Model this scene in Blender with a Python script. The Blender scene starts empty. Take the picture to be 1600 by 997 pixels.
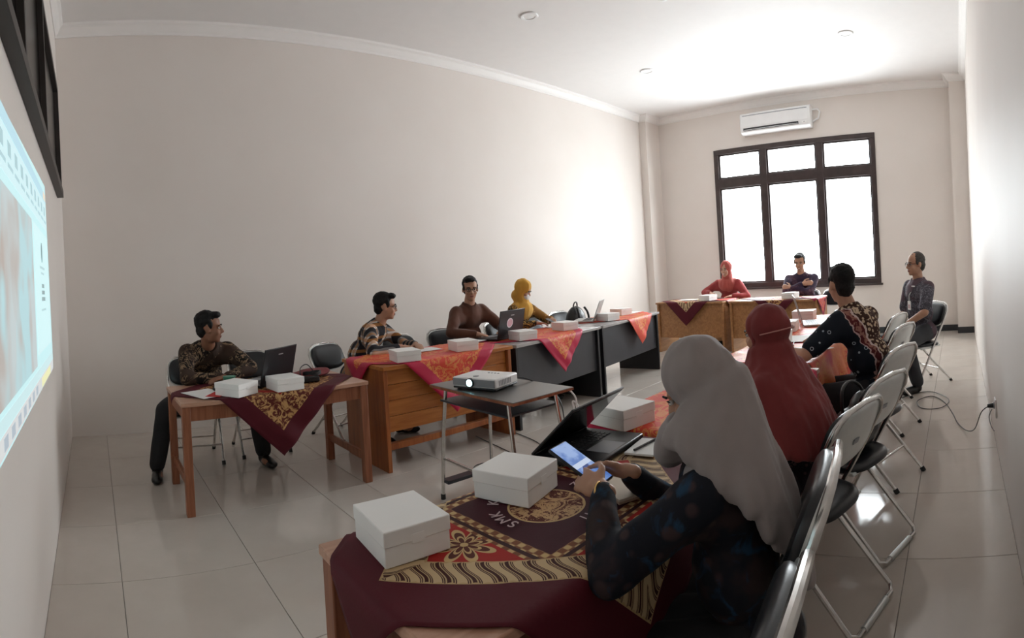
import bpy, bmesh, math, random
from mathutils import Vector, Matrix, Euler, noise
random.seed(7)
C = bpy.context.scene.collection
SC = bpy.context.scene
PI = math.pi
R = math.radians

# ---------------------------------------------------------------- camera (a stitched phone panorama: cylindrical projection)
F, CY, YAW, PITCH, ROLL, EYE = 862.6, 427.7, 0.7616, -0.0018, 0.0622, 1.35
cam = bpy.data.cameras.new('camera')
cam.type = 'PANO'
cam.panorama_type = 'CENTRAL_CYLINDRICAL'
cam.central_cylindrical_range_u_min = -800.0 / F
cam.central_cylindrical_range_u_max = 800.0 / F
cam.central_cylindrical_range_v_min = -(997.0 - CY) / F
cam.central_cylindrical_range_v_max = CY / F
cam.central_cylindrical_radius = 1.0
cam.clip_start = 0.02
cam_o = bpy.data.objects.new('camera', cam)
C.objects.link(cam_o)
_rz = Matrix.Rotation(-YAW, 3, 'Z')
_rx = Matrix.Rotation(PITCH, 3, 'X')
_ry = Matrix.Rotation(ROLL, 3, 'Y')
_m = _rz @ _rx @ _ry
_right, _fwd, _up = _m @ Vector((1, 0, 0)), _m @ Vector((0, 1, 0)), _m @ Vector((0, 0, 1))
_cm = Matrix((( _right.x, _up.x, -_fwd.x, 0), (_right.y, _up.y, -_fwd.y, 0), (_right.z, _up.z, -_fwd.z, EYE), (0, 0, 0, 1)))
cam_o.matrix_world = _cm
SC.camera = cam_o

# ---------------------------------------------------------------- world: bright overcast haze outside the window
w = bpy.data.worlds.new('overcast_sky')
SC.world = w
w.use_nodes = True
bg = w.node_tree.nodes['Background']
bg.inputs['Color'].default_value = (0.93, 0.97, 1.0, 1)
bg.inputs['Strength'].default_value = 21.5
SC.view_settings.view_transform = 'Standard'
SC.view_settings.look = 'None'
SC.view_settings.gamma = 1.0
SC.view_settings.use_curve_mapping = False
SC.view_settings.exposure = 0.0
SC.cycles.diffuse_bounces = 7
SC.cycles.max_bounces = 12
SC.cycles.use_denoising = True

# room size (metres): x runs along the long wall from the projection wall to the window wall
XL, XR, YR, YB, ZC, ZM = -0.254, 9.036, -0.207, 5.423, 4.06, 3.947
WY0, WY1, WZ0, WZ1 = 1.286, 4.166, 0.818, 3.306

# light enters only through the window: a portal tells the renderer where the opening is (it gives no light itself)
pl = bpy.data.lights.new('window_portal', 'AREA')
pl.shape = 'RECTANGLE'
pl.size, pl.size_y = WY1 - WY0, WZ1 - WZ0
pl.cycles.is_portal = True
po = bpy.data.objects.new('window_portal', pl)
C.objects.link(po)
po.location = (XR + 0.2, (WY0 + WY1) / 2, (WZ0 + WZ1) / 2)
po.rotation_euler = (0, R(90), 0)

# ---------------------------------------------------------------- node helpers
class S:
    """A node socket with arithmetic."""
    def __init__(s, nt, sock): s.nt, s.k = nt, sock
    def _op(s, op, o=None, o2=None):
        n = s.nt.nodes.new('ShaderNodeMath'); n.operation = op
        for i, a in enumerate((s, o, o2)):
            if a is None: continue
            if isinstance(a, S): s.nt.links.new(a.k, n.inputs[i])
            else: n.inputs[i].default_value = a
        return S(s.nt, n.outputs[0])
    def __add__(s, o): return s._op('ADD', o)
    __radd__ = __add__
    def __sub__(s, o): return s._op('SUBTRACT', o)
    def __mul__(s, o): return s._op('MULTIPLY', o)
    __rmul__ = __mul__
    def __truediv__(s, o): return s._op('DIVIDE', o)
    def abs(s): return s._op('ABSOLUTE')
    def sin(s): return s._op('SINE')
    def frac(s): return s._op('FRACT')
    def floor(s): return s._op('FLOOR')
    def sqrt(s): return s._op('SQRT')
    def atan2(s, o): return s._op('ARCTAN2', o)
    def gt(s, o): return s._op('GREATER_THAN', o)
    def lt(s, o): return s._op('LESS_THAN', o)
    def max(s, o): return s._op('MAXIMUM', o)
    def min(s, o): return s._op('MINIMUM', o)

class Mat:
    def __init__(s, name):
        s.m = bpy.data.materials.new(name); s.m.use_nodes = True
        s.nt = s.m.node_tree; s.b = s.nt.nodes['Principled BSDF']
    def node(s, t, **kw):
        n = s.nt.nodes.new(t)
        for k, v in kw.items(): setattr(n, k, v)
        return n
    def link(s, a, b): s.nt.links.new(a.k if isinstance(a, S) else a, b)
    def coord(s, kind='Object'):
        return s.node('ShaderNodeTexCoord').outputs[kind]
    def xyz(s, kind='Object'):
        n = s.node('ShaderNodeSeparateXYZ'); s.link(s.coord(kind), n.inputs[0])
        return [S(s.nt, n.outputs[i]) for i in range(3)]
    def noise(s, scale, detail=3, rough=0.5, kind='Object', dist=0.0):
        n = s.node('ShaderNodeTexNoise'); s.link(s.coord(kind), n.inputs['Vector'])
        n.inputs['Scale'].default_value = scale; n.inputs['Detail'].default_value = detail
        n.inputs['Roughness'].default_value = rough; n.inputs['Distortion'].default_value = dist
        return S(s.nt, n.outputs[0])
    def vor(s, scale, feature='F1', out='Distance', kind='Object'):
        n = s.node('ShaderNodeTexVoronoi', feature=feature); s.link(s.coord(kind), n.inputs['Vector'])
        n.inputs['Scale'].default_value = scale
        return S(s.nt, n.outputs[out])
    def col(s, c):
        if isinstance(c, (tuple, list)):
            n = s.node('ShaderNodeRGB'); n.outputs[0].default_value = (*c[:3], 1); return n.outputs[0]
        return c
    def mix(s, f, a, b):
        n = s.node('ShaderNodeMix', data_type='RGBA'); n.clamp_factor = True
        if isinstance(f, S): s.link(f, n.inputs[0])
        else: n.inputs[0].default_value = f
        for c, i in ((a, 6), (b, 7)):
            if isinstance(c, (tuple, list)): n.inputs[i].default_value = (*c[:3], 1)
            else: s.nt.links.new(c, n.inputs[i])
        return n.outputs[2]
    def ramp(s, f, lo, hi):
        n = s.node('ShaderNodeMapRange'); s.link(f, n.inputs[0])
        n.inputs[1].default_value = lo; n.inputs[2].default_value = hi
        return S(s.nt, n.outputs[0])
    def base(s, c):
        if isinstance(c, (tuple, list)): s.b.inputs['Base Color'].default_value = (*c[:3], 1)
        else: s.nt.links.new(c, s.b.inputs['Base Color'])
    def set(s, rough=0.5, metal=0.0, spec=0.5, **kw):
        s.b.inputs['Roughness'].default_value = rough; s.b.inputs['Metallic'].default_value = metal
        s.b.inputs['Specular IOR Level'].default_value = spec
        for k, v in kw.items(): s.b.inputs[k].default_value = v
        return s
    def bump(s, h, strength=0.3, dist=0.01):
        n = s.node('ShaderNodeBump'); s.link(h, n.inputs['Height'])
        n.inputs['Strength'].default_value = strength; n.inputs['Distance'].default_value = dist
        s.nt.links.new(n.outputs[0], s.b.inputs['Normal'])

def plain(name, c, rough=0.5, metal=0.0, spec=0.5, var=0.06, scale=8.0, bump=0.0, bscale=60.0, **kw):
    m = Mat(name); m.set(rough, metal, spec, **kw)
    f = m.noise(scale, 4)
    m.base(m.mix(m.ramp(f, 0.3, 0.7), tuple(x * (1 - var) for x in c), tuple(min(1, x * (1 + var)) for x in c)))
    if bump: m.bump(m.noise(bscale, 3), bump, 0.004)
    return m.m

def wood(name, c0, c1, rough=0.35, axis=0, scale=6.0):
    m = Mat(name); m.set(rough)
    x = list(m.xyz()); a = x[axis]; b = x[(axis + 1) % 3]; c = x[(axis + 2) % 3]
    cm = m.node('ShaderNodeCombineXYZ')
    m.link(a * (scale * 0.35), cm.inputs[0]); m.link(b * (scale * 4), cm.inputs[1]); m.link(c * (scale * 4), cm.inputs[2])
    n = m.node('ShaderNodeTexNoise'); m.link(cm.outputs[0], n.inputs['Vector'])
    n.inputs['Scale'].default_value = 1.6; n.inputs['Detail'].default_value = 5; n.inputs['Distortion'].default_value = 0.8
    f = S(m.nt, n.outputs[0])
    m.base(m.mix(m.ramp(f, 0.35, 0.65), c0, c1))
    m.bump(f, 0.08, 0.004)
    return m.m

# ---------------------------------------------------------------- mesh helpers
class MB:
    def __init__(s): s.v, s.f, s.mi = [], [], []
    def add(s, vs, fs, mi=0, M=None):
        o = len(s.v)
        s.v += [tuple(M @ Vector(v)) if M is not None else tuple(v) for v in vs]
        s.f += [tuple(i + o for i in f) for f in fs]; s.mi += [mi] * len(fs)
        return s
    def box(s, x0, x1, y0, y1, z0, z1, mi=0, M=None):
        vs = [(x, y, z) for x in (x0, x1) for y in (y0, y1) for z in (z0, z1)]
        return s.add(vs, [(0, 1, 3, 2), (4, 6, 7, 5), (0, 4, 5, 1), (2, 3, 7, 6), (0, 2, 6, 4), (1, 5, 7, 3)], mi, M)
    def tube(s, pts, r, n=10, closed=False, mi=0, r1=None):
        P = [Vector(p) for p in pts]; L = len(P); vs = []; fs = []
        up = None
        for i, p in enumerate(P):
            if closed: t = (P[(i + 1) % L] - P[i - 1])
            else: t = P[min(i + 1, L - 1)] - P[max(i - 1, 0)]
            t.normalize()
            if up is None: up = t.orthogonal().normalized()
            up = (up - t * up.dot(t))
            if up.length < 1e-6: up = t.orthogonal()
            up.normalize(); q = t.cross(up)
            rr = r if r1 is None else r + (r1 - r) * i / (L - 1)
            for k in range(n):
                a = 2 * PI * k / n
                vs.append(p + (up * math.cos(a) + q * math.sin(a)) * rr)
        for i in range(L if closed else L - 1):
            for k in range(n):
                a, b = i * n + k, i * n + (k + 1) % n
                c, d = ((i + 1) % L) * n + (k + 1) % n, ((i + 1) % L) * n + k
                fs.append((a, b, c, d))
        if not closed:
            fs.append(tuple(range(n))[::-1]); fs.append(tuple((L - 1) * n + k for k in range(n)))
        return s.add(vs, fs, mi)
    def cyl(s, p0, p1, r0, r1=None, n=14, mi=0):
        return s.tube([p0, p1], r0, n, False, mi, r0 if r1 is None else r1)
    def lathe(s, prof, n=24, mi=0, M=None):
        vs = []; fs = []; L = len(prof)
        for r, z in prof:
            for k in range(n):
                a = 2 * PI * k / n; vs.append((r * math.cos(a), r * math.sin(a), z))
        for i in range(L - 1):
            for k in range(n):
                fs.append((i * n + k, i * n + (k + 1) % n, (i + 1) * n + (k + 1) % n, (i + 1) * n + k))
        fs.append(tuple(range(n))[::-1]); fs.append(tuple((L - 1) * n + k for k in range(n)))
        return s.add(vs, fs, mi, M)
    def ell(s, c, r, Rm=None, nu=14, nv=9, mi=0):
        vs = []; fs = []; c = Vector(c)
        pts = [(0, 0, 1)]
        for j in range(1, nv):
            t = PI * j / nv
            for k in range(nu):
                a = 2 * PI * k / nu
                pts.append((math.sin(t) * math.cos(a), math.sin(t) * math.sin(a), math.cos(t)))
        pts.append((0, 0, -1))
        for p in pts:
            q = Vector((p[0] * r[0], p[1] * r[1], p[2] * r[2]))
            vs.append(c + (Rm @ q if Rm is not None else q))
        for k in range(nu): fs.append((0, 1 + k, 1 + (k + 1) % nu))
        for j in range(nv - 2):
            for k in range(nu):
                a = 1 + j * nu
                fs.append((a + k, a + nu + k, a + nu + (k + 1) % nu, a + (k + 1) % nu))
        l = len(pts) - 1; a = 1 + (nv - 2) * nu
        for k in range(nu): fs.append((l, a + (k + 1) % nu, a + k))
        return s.add(vs, fs, mi)
    def cap(s, p0, p1, r0, r1=None, mi=0, n=12):
        """tapered capsule"""
        r1 = r0 if r1 is None else r1
        p0, p1 = Vector(p0), Vector(p1); d = p1 - p0
        if d.length < 1e-5: return s.ell(p0, (r0, r0, r0), mi=mi)
        d.normalize(); P = []; Rr = []
        for k in range(5):
            a = PI / 2 * (1 - k / 4); P.append(p0 - d * r0 * math.sin(a)); Rr.append(max(r0 * math.cos(a), 0.0008))
        for k in range(5):
            a = PI / 2 * k / 4; P.append(p1 + d * r1 * math.sin(a)); Rr.append(max(r1 * math.cos(a), 0.0008))
        up = d.orthogonal().normalized(); q = d.cross(up); vs = []; fs = []
        for p, r in zip(P, Rr):
            for k in range(n):
                a = 2 * PI * k / n; vs.append(p + (up * math.cos(a) + q * math.sin(a)) * r)
        for i in range(9):
            for k in range(n):
                fs.append((i * n + k, i * n + (k + 1) % n, (i + 1) * n + (k + 1) % n, (i + 1) * n + k))
        fs.append(tuple(range(n))[::-1]); fs.append(tuple(9 * n + k for k in range(n)))
        return s.add(vs, fs, mi)
    def mesh(s, name='m', smooth=35):
        me = bpy.data.meshes.new(name); me.from_pydata([tuple(v) for v in s.v], [], s.f)
        me.polygons.foreach_set('material_index', s.mi)
        if smooth:
            me.shade_smooth(); me.set_sharp_from_angle(angle=R(smooth))
        me.validate(); me.update()
        return me
    def build(s, name, mat, parent=None, bevel=0.0, smooth=35, loc=None):
        me = s.mesh(name, smooth)
        for m in (mat if isinstance(mat, (list, tuple)) else [mat]): me.materials.append(m)
        o = bpy.data.objects.new(name, me); C.objects.link(o)
        if parent is not None: o.parent = parent
        if loc is not None: o.location = loc
        if bevel:
            b = o.modifiers.new('bevel', 'BEVEL'); b.width = bevel; b.segments = 2; b.limit_method = 'ANGLE'; b.angle_limit = R(40)
            b.harden_normals = False
        return o

def blob_mesh(mb, voxel=0.01, smooth=4, wrinkle=0.0, wscale=9.0, name='blob', stretch=(1, 1, 1)):
    """one continuous surface around overlapping closed shapes"""
    me = mb.mesh('tmp', 0); o = bpy.data.objects.new('tmp', me); C.objects.link(o)
    r = o.modifiers.new('r', 'REMESH'); r.mode = 'VOXEL'; r.voxel_size = voxel; r.use_smooth_shade = True
    if smooth:
        k = o.modifiers.new('s', 'SMOOTH'); k.factor = 0.5; k.iterations = smooth
    dg = bpy.context.evaluated_depsgraph_get()
    out = bpy.data.meshes.new_from_object(o.evaluated_get(dg)); out.name = name
    bpy.data.objects.remove(o); bpy.data.meshes.remove(me)
    if wrinkle:
        nr = [v.normal.copy() for v in out.vertices]
        for v, n in zip(out.vertices, nr):
            p = Vector((v.co.x * wscale * stretch[0], v.co.y * wscale * stretch[1], v.co.z * wscale * stretch[2]))
            q = noise.noise(p) + 0.5 * noise.noise(p * 2.3)
            v.co = v.co + n * (q * wrinkle)
    out.shade_smooth(); out.update()
    return out

def mesh_obj(name, me, mats, parent=None):
    o = bpy.data.objects.new(name, me); C.objects.link(o)
    me.materials.clear()
    for m in (mats if isinstance(mats, (list, tuple)) else [mats]): me.materials.append(m)
    if parent is not None: o.parent = parent
    return o

def thing(name, label, cat, loc=(0, 0, 0), rz=0.0, group=None):
    o = bpy.data.objects.new(name, None); C.objects.link(o)
    o.empty_display_size = 0.05
    o.location = loc; o.rotation_euler = (0, 0, rz)
    o['label'] = label; o['category'] = cat
    if group: o['group'] = group
    return o
def tag(o, label, cat, group=None):
    o['label'] = label; o['category'] = cat
    if group: o['group'] = group
    return o
def dup(root, loc, rz, label, group=None, parent=None):
    r = root.copy(); C.objects.link(r); r.location = loc; r.rotation_euler = (0, 0, rz); r['label'] = label
    if group: r['group'] = group
    for ch in list(root.children):
        c = ch.copy(); C.objects.link(c); c.parent = r
        for g in ch.children:
            d = g.copy(); C.objects.link(d); d.parent = c
    return r
def struct(o):
    o['kind'] = 'structure'; return o
# ================================================================ materials
M = {}
def wall_mat():
    m = Mat('painted_wall'); m.set(0.55, spec=0.3)
    f = m.noise(1.2, 4)
    m.base(m.mix(m.ramp(f, 0.3, 0.7), (0.745, 0.69, 0.645), (0.775, 0.725, 0.685)))
    m.bump(m.noise(45, 4), 0.05, 0.004)
    return m.m
M['wall'] = wall_mat()
M['ceil'] = plain('white_ceiling_paint', (0.80, 0.785, 0.775), 0.7, var=0.01)
M['mould'] = plain('white_moulding_paint', (0.84, 0.82, 0.80), 0.5, var=0.01)
def tile_mat():
    m = Mat('polished_tile'); m.set(0.09, spec=0.5)
    f = m.noise(3.0, 5, 0.6); g = m.noise(40, 2)
    m.base(m.mix(m.ramp(f, 0.3, 0.75), (0.52, 0.47, 0.42), (0.58, 0.53, 0.48)))
    m.link(m.ramp(g, 0.2, 0.8) * 0.06 + 0.07, m.b.inputs['Roughness'])
    return m.m
M['tile'] = tile_mat()
M['grout'] = plain('grey_grout', (0.22, 0.2, 0.18), 0.8)
M['black_tile'] = plain('black_skirting_tile', (0.02, 0.022, 0.027), 0.15)
M['frame'] = plain('dark_brown_window_frame', (0.045, 0.03, 0.028), 0.35, var=0.2)
M['frame2'] = plain('dark_grey_window_frame', (0.055, 0.048, 0.045), 0.45, spec=0.2)
M['dark_behind_glass'] = plain('dark_behind_glass', (0.006, 0.005, 0.005), 0.2, spec=0.08)  # near-black pane colour stands in for the unlit space behind the glass
def glass_mat():
    m = Mat('window_glass'); t = m.node('ShaderNodeBsdfTransparent'); g = m.node('ShaderNodeBsdfGlossy')
    t.inputs[0].default_value = (0.97, 0.985, 0.985, 1); g.inputs['Roughness'].default_value = 0.02
    x = m.node('ShaderNodeMixShader'); x.inputs[0].default_value = 0.05
    m.link(t.outputs[0], x.inputs[1]); m.link(g.outputs[0], x.inputs[2])
    m.link(x.outputs[0], m.nt.nodes['Material Output'].inputs[0])
    return m.m
M['glass'] = glass_mat()
M['white_plastic'] = plain('white_plastic', (0.82, 0.82, 0.82), 0.35, var=0.02)
M['grey_plastic'] = plain('grey_plastic', (0.25, 0.26, 0.28), 0.4)
M['black_plastic'] = plain('black_plastic', (0.012, 0.012, 0.014), 0.4)
M['rubber'] = plain('black_rubber', (0.015, 0.015, 0.015), 0.7)
M['chrome'] = plain('worn_chrome', (0.62, 0.61, 0.59), 0.22, metal=1.0, var=0.12, scale=30)
M['silver'] = plain('silver_painted_steel', (0.62, 0.64, 0.63), 0.28, metal=0.55, var=0.06)
M['vinyl'] = plain('black_vinyl', (0.012, 0.013, 0.016), 0.28, var=0.2, bump=0.05, bscale=150)
M['card'] = plain('white_cardboard', (0.88, 0.875, 0.86), 0.55, var=0.01, scale=4)
M['paper'] = plain('white_paper', (0.85, 0.85, 0.84), 0.7, var=0.02)
M['red_paper'] = plain('red_paper', (0.55, 0.03, 0.03), 0.6)
M['brown_paper'] = plain('brown_notebook_cover', (0.42, 0.30, 0.22), 0.6)
M['wood_red'] = wood('red_brown_wood', (0.22, 0.075, 0.035), (0.34, 0.13, 0.065), 0.4, 2)
M['wood_top'] = wood('peach_wood_top', (0.44, 0.24, 0.16), (0.56, 0.33, 0.23), 0.3, 0)
M['wood_orange'] = wood('orange_brown_desk_wood', (0.36, 0.115, 0.02), (0.50, 0.19, 0.045), 0.32, 0, 4)
M['wood_orange_v'] = wood('orange_brown_upright_wood', (0.27, 0.075, 0.02), (0.40, 0.13, 0.035), 0.32, 2, 4)
M['wood_brown'] = wood('brown_desk_wood', (0.30, 0.14, 0.055), (0.42, 0.21, 0.085), 0.35, 1, 4)
M['black_board'] = plain('black_laminate', (0.014, 0.014, 0.017), 0.38, var=0.1)
M['dark_board'] = plain('charcoal_laminate', (0.035, 0.037, 0.045), 0.4, var=0.08)
M['grey_top'] = plain('grey_laminate_top', (0.42, 0.41, 0.41), 0.22, var=0.03)
M['dark_top'] = plain('dark_grey_laminate_top', (0.085, 0.08, 0.075), 0.3, var=0.06)
M['laptop_black'] = plain('black_laptop_shell', (0.012, 0.012, 0.014), 0.33)
M['laptop_grey'] = plain('grey_laptop_shell', (0.42, 0.43, 0.42), 0.35, metal=0.3)
M['key'] = plain('dark_keys', (0.02, 0.02, 0.022), 0.5)
M['screen_off'] = plain('dark_glossy_screen', (0.004, 0.004, 0.005), 0.08)
M['gold_metal'] = plain('gold_metal', (0.75, 0.5, 0.2), 0.25, metal=1.0)
M['leather'] = plain('black_leather', (0.012, 0.011, 0.011), 0.35, bump=0.2, bscale=50)

def emis(name, c, st):
    m = Mat(name); m.base((0.02, 0.02, 0.02)); m.b.inputs['Emission Color'].default_value = (*c, 1)
    m.b.inputs['Emission Strength'].default_value = st; return m.m

# ================================================================ room shell
T = 0.2
floor = struct(MB().box(XL - T, XR + T, YR - T, YB + T, -0.12, -0.004).build('floor', M['grout']))
gx = [XL, 0.08, 0.73, 1.38, 1.70, 2.35, 3.0, 3.65, 4.30, 4.95, 5.60, 6.25, 6.90, 7.55, 8.20, 8.85, XR]
gy = [YR, 0.28, 0.93, 1.58, 2.0, 2.66, 3.31, 3.98, 4.64, 5.29, YB]
tcache = {}
for i in range(len(gx) - 1):
    for j in range(len(gy) - 1):
        a, b = gx[i + 1] - gx[i], gy[j + 1] - gy[j]; k = (round(a, 3), round(b, 3))
        if k not in tcache:
            mb = MB(); g = 0.0014
            mb.add([(g, g, -0.006), (a - g, g, -0.006), (a - g, b - g, -0.006), (g, b - g, -0.006),
                    (g, g, -0.0012), (a - g, g, -0.0012), (a - g, b - g, -0.0012), (g, b - g, -0.0012),
                    (g + .0012, g + .0012, 0), (a - g - .0012, g + .0012, 0), (a - g - .0012, b - g - .0012, 0), (g + .0012, b - g - .0012, 0)],
                   [(0, 1, 5, 4), (1, 2, 6, 5), (2, 3, 7, 6), (3, 0, 4, 7), (4, 5, 9, 8), (5, 6, 10, 9), (6, 7, 11, 10), (7, 4, 8, 11), (8, 9, 10, 11)])
            me = mb.mesh('tile', 0); me.materials.append(M['tile']); tcache[k] = me
        o = bpy.data.objects.new('tile', tcache[k]); C.objects.link(o); o.parent = floor; o.location = (gx[i], gy[j], 0)
struct(MB().box(XL - T, XR + T, YR - T, YB + T, ZC, ZC + 0.15).build('ceiling', M['ceil']))
struct(MB().box(XL - T, XL, YR - T, YB + T, -0.1, ZC + .01).build('wall_left', M['wall']))
struct(MB().box(XL, XR + .12, YB, YB + T, -0.1, ZC + .01).build('wall_back', M['wall']))
struct(MB().box(XL, XR + .12, YR - T, YR, -0.1, ZC + .01).build('wall_right', M['wall']))
mb = MB(); X0, X1 = XR, XR + 0.12
mb.box(X0, X1, YR, WY0, -0.1, ZC + .01); mb.box(X0, X1, WY1, YB, -0.1, ZC + .01)
mb.box(X0, X1, WY0, WY1, -0.1, WZ0); mb.box(X0, X1, WY0, WY1, WZ1, ZC + .01)
struct(mb.build('wall_far', M['wall'], smooth=0))
# corner columns
CLX, CLY = XR - 0.46, YB - 0.14
struct(MB().box(CLX, XR, CLY, YB, 0, ZC).build('trim_1', M['wall'], smooth=0))
RCX, RCY = XR - 0.31, YR + 0.255
struct(MB().box(RCX, XR, YR, RCY, 0, ZC).build('trim_2', M['wall'], smooth=0))
# crown moulding: stepped profile along each wall
def crown(name, pts):
    """pts: polyline of the wall line, inward normal on the left of travel"""
    prof = [(0, ZM), (0.012, ZM), (0.016, ZM + 0.02), (0.035, ZM + 0.035), (0.06, ZM + 0.075), (0.085, ZM + 0.09), (0.09, ZC)]
    mb = MB(); L = len(pts); cols = []
    for i, p in enumerate(pts):
        p = Vector(p)
        d0 = (p - Vector(pts[i - 1])).normalized() if i else None
        d1 = (Vector(pts[i + 1]) - p).normalized() if i < L - 1 else None
        n0 = Vector((-d0.y, d0.x)) if d0 else None; n1 = Vector((-d1.y, d1.x)) if d1 else None
        if n0 is None: n = n1
        elif n1 is None: n = n0
        else: n = (n0 + n1) / (1 + n0.dot(n1))
        cols.append([(p.x + n.x * o, p.y + n.y * o, z) for o, z in prof])
    k = len(prof); vs = [v for c in cols for v in c]
    fs = [(i * k + j, (i + 1) * k + j, (i + 1) * k + j + 1, i * k + j + 1) for i in range(L - 1) for j in range(k - 1)]
    mb.add(vs, fs); return struct(mb.build(name, M['mould'], smooth=25))
crown('trim_3', [(XL, YB), (XL, YR)])
crown('trim_4', [(CLX, YB), (XL, YB)])
crown('trim_5', [(XR, RCY), (XR, CLY)])
crown('trim_6', [(XR, CLY), (CLX, CLY), (CLX, YB)])
crown('trim_7', [(RCX, YR), (RCX, RCY), (XR, RCY)])
crown('trim_8', [(XL, YR), (RCX, YR)])
# black skirting tiles on the window wall and columns
bb = struct(MB().box(XR - 0.004, XR, RCY, CLY, 0.0, 0.098).build('baseboard_far', M['grout'], smooth=0))
y = RCY
while y < CLY - 0.05:
    y2 = min(y + 0.40, CLY)
    MB().box(XR - 0.012, XR - 0.003, y + .001, y2 - .001, 0.001, 0.1).build('skirting_tile', M['black_tile'], bb, 0.002); y = y2
bb2 = struct(MB().box(RCX - 0.004, RCX, YR, RCY, 0.0, 0.098).build('baseboard_column', M['grout'], smooth=0))
MB().box(RCX - 0.012, RCX - 0.003, YR + .002, RCY + .006, 0.001, 0.1).build('skirting_tile', M['black_tile'], bb2, 0.002)
MB().box(RCX - 0.004, XR - .013, RCY, RCY + 0.01, 0.001, 0.1).build('skirting_tile', M['black_tile'], bb2, 0.002)

# ---------------- the big window
win = thing('window_1', 'x', 'x'); del win['label']; del win['category']; win['kind'] = 'structure'
win.location = (XR, 0, 0)
fw = 0.085; d0, d1 = -0.02, 0.09
MB().box(d0, d1, WY0, WY1, WZ1 - fw, WZ1).build('frame_head', M['frame'], win, 0.004)
MB().box(d0, d1, WY0, WY1, WZ0, WZ0 + fw + .02).build('frame_sill', M['frame'], win, 0.004)
MB().box(-0.05, -0.018, WY0 - .03, WY1 + .03, WZ0 - 0.015, WZ0 + 0.02).build('window_sill', M['frame'], win, 0.004)
for a in (WY0, WY1 - fw): MB().box(d0, d1, a, a + fw, WZ0 + fw + .02, WZ1 - fw).build('jamb', M['frame'], win, 0.004)
ym = [2.235, 3.235]; TZ0, TZ1 = 2.62, 2.79
for a in ym: MB().box(d0, d1, a - .06, a + .06, WZ0 + fw + .02, WZ1 - fw).build('mullion', M['frame'], win, 0.004)
ys = [WY0 + fw, ym[0] - .06, ym[0] + .06, ym[1] - .06, ym[1] + .06, WY1 - fw]
for k in range(3):
    a, b = ys[2 * k], ys[2 * k + 1]
    MB().box(d0, d1, a, b, TZ0, TZ1).build('transom', M['frame'], win, 0.004)
    for z0, z1 in ((WZ0 + fw + .02, TZ0), (TZ1, WZ1 - fw)):
        s = MB(); e = 0.028
        s.box(0.01, 0.05, a, a + e, z0, z1); s.box(0.01, 0.05, b - e, b, z0, z1)
        s.box(0.01, 0.05, a + e, b - e, z0, z0 + e); s.box(0.01, 0.05, a + e, b - e, z1 - e, z1)
        sash = s.build('sash', M['frame'], win, smooth=0)
        MB().box(0.028, 0.033, a + e, b - e, z0 + e, z1 - e).build('pane', M['glass'], sash, smooth=0)
# ---------------- dark clerestory window in the projection wall
w2 = thing('window_2', 'x', 'x'); del w2['label']; del w2['category']; w2['kind'] = 'structure'
w2.location = (XL, 0, 0)
hz0, hz1, hy0, hy1 = 2.19, 3.13, 0.0, 4.60
MB().box(0, 0.045, hy0, hy1, hz1 - .05, hz1).build('frame_head', M['frame2'], w2, 0.003)
MB().box(0, 0.055, hy0, hy1, hz0, hz0 + .06).build('frame_sill', M['frame2'], w2, 0.003)
hm = [hy0, 1.07, 2.10, 3.14, hy1]
for k, a in enumerate(hm):
    a0 = min(max(a - .02, hy0), hy1 - .04)
    MB().box(0, 0.045, a0, a0 + .04, hz0 + .06, hz1 - .05).build('mullion', M['frame2'], w2, 0.003)
for k in range(4):
    MB().box(0.004, 0.012, hm[k] + .02, hm[k + 1] - .02, hz0 + .06, hz1 - .05).build('pane', M['dark_behind_glass'], w2, smooth=0)
# ================================================================ fixtures
# air conditioner
ac = thing('air_conditioner', 'white split air conditioner indoor unit above the window', 'air conditioner', (XR, 2.93, 3.47))
mb = MB(); prof = [(0, 0.0), (-0.13, 0.0), (-0.185, 0.035), (-0.205, 0.10), (-0.205, 0.30), (-0.19, 0.345), (-0.15, 0.36), (0, 0.36)]
W2 = 0.62
vs = [(x, s * W2, z) for s in (-1, 1) for x, z in prof]; k = len(prof)
mb.add(vs, [(i, (i + 1) % k, k + (i + 1) % k, k + i) for i in range(k)] + [tuple(range(k))[::-1], tuple(k + i for i in range(k))])
mb.build('casing', M['white_plastic'], ac, 0.012)
MB().box(-0.2095, -0.2, -W2 + .03, W2 - .03, 0.115, 0.295).build('front_panel', M['white_plastic'], ac, 0.004)
MB().box(-0.2085, -0.19, -W2 + .05, W2 - .05, 0.302, 0.312).build('intake_slot', M['grey_plastic'], ac)
sl = MB().box(-0.2075, -0.18, -W2 + .2, W2 - .06, 0.055, 0.098).build('outlet_slot', M['black_plastic'], ac)
Mt = Matrix.Translation((-0.2, 0, 0.062)) @ Matrix.Rotation(R(25), 4, 'Y')
MB().box(-0.012, 0.02, -W2 + .21, W2 - .07, -0.003, 0.003, M=Mt).build('louvre', M['white_plastic'], ac)
MB().box(-0.2095, -0.2, -W2 + .06, -W2 + .14, 0.06, 0.09).build('display', M['paper'], ac, 0.003)
MB().box(-0.211, -0.209, -W2 + .085, -W2 + .115, 0.075, 0.085).build('sensor', M['grey_plastic'], ac)
MB().tube([(-0.03, -W2, 0.30), (-0.03, -W2 - .09, 0.30), (-0.03, -W2 - .13, 0.26), (-0.03, -W2 - .10, 0.15), (-0.03, -W2, 0.10)], 0.016, 10).build('pipe', M['white_plastic'], ac)
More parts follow.
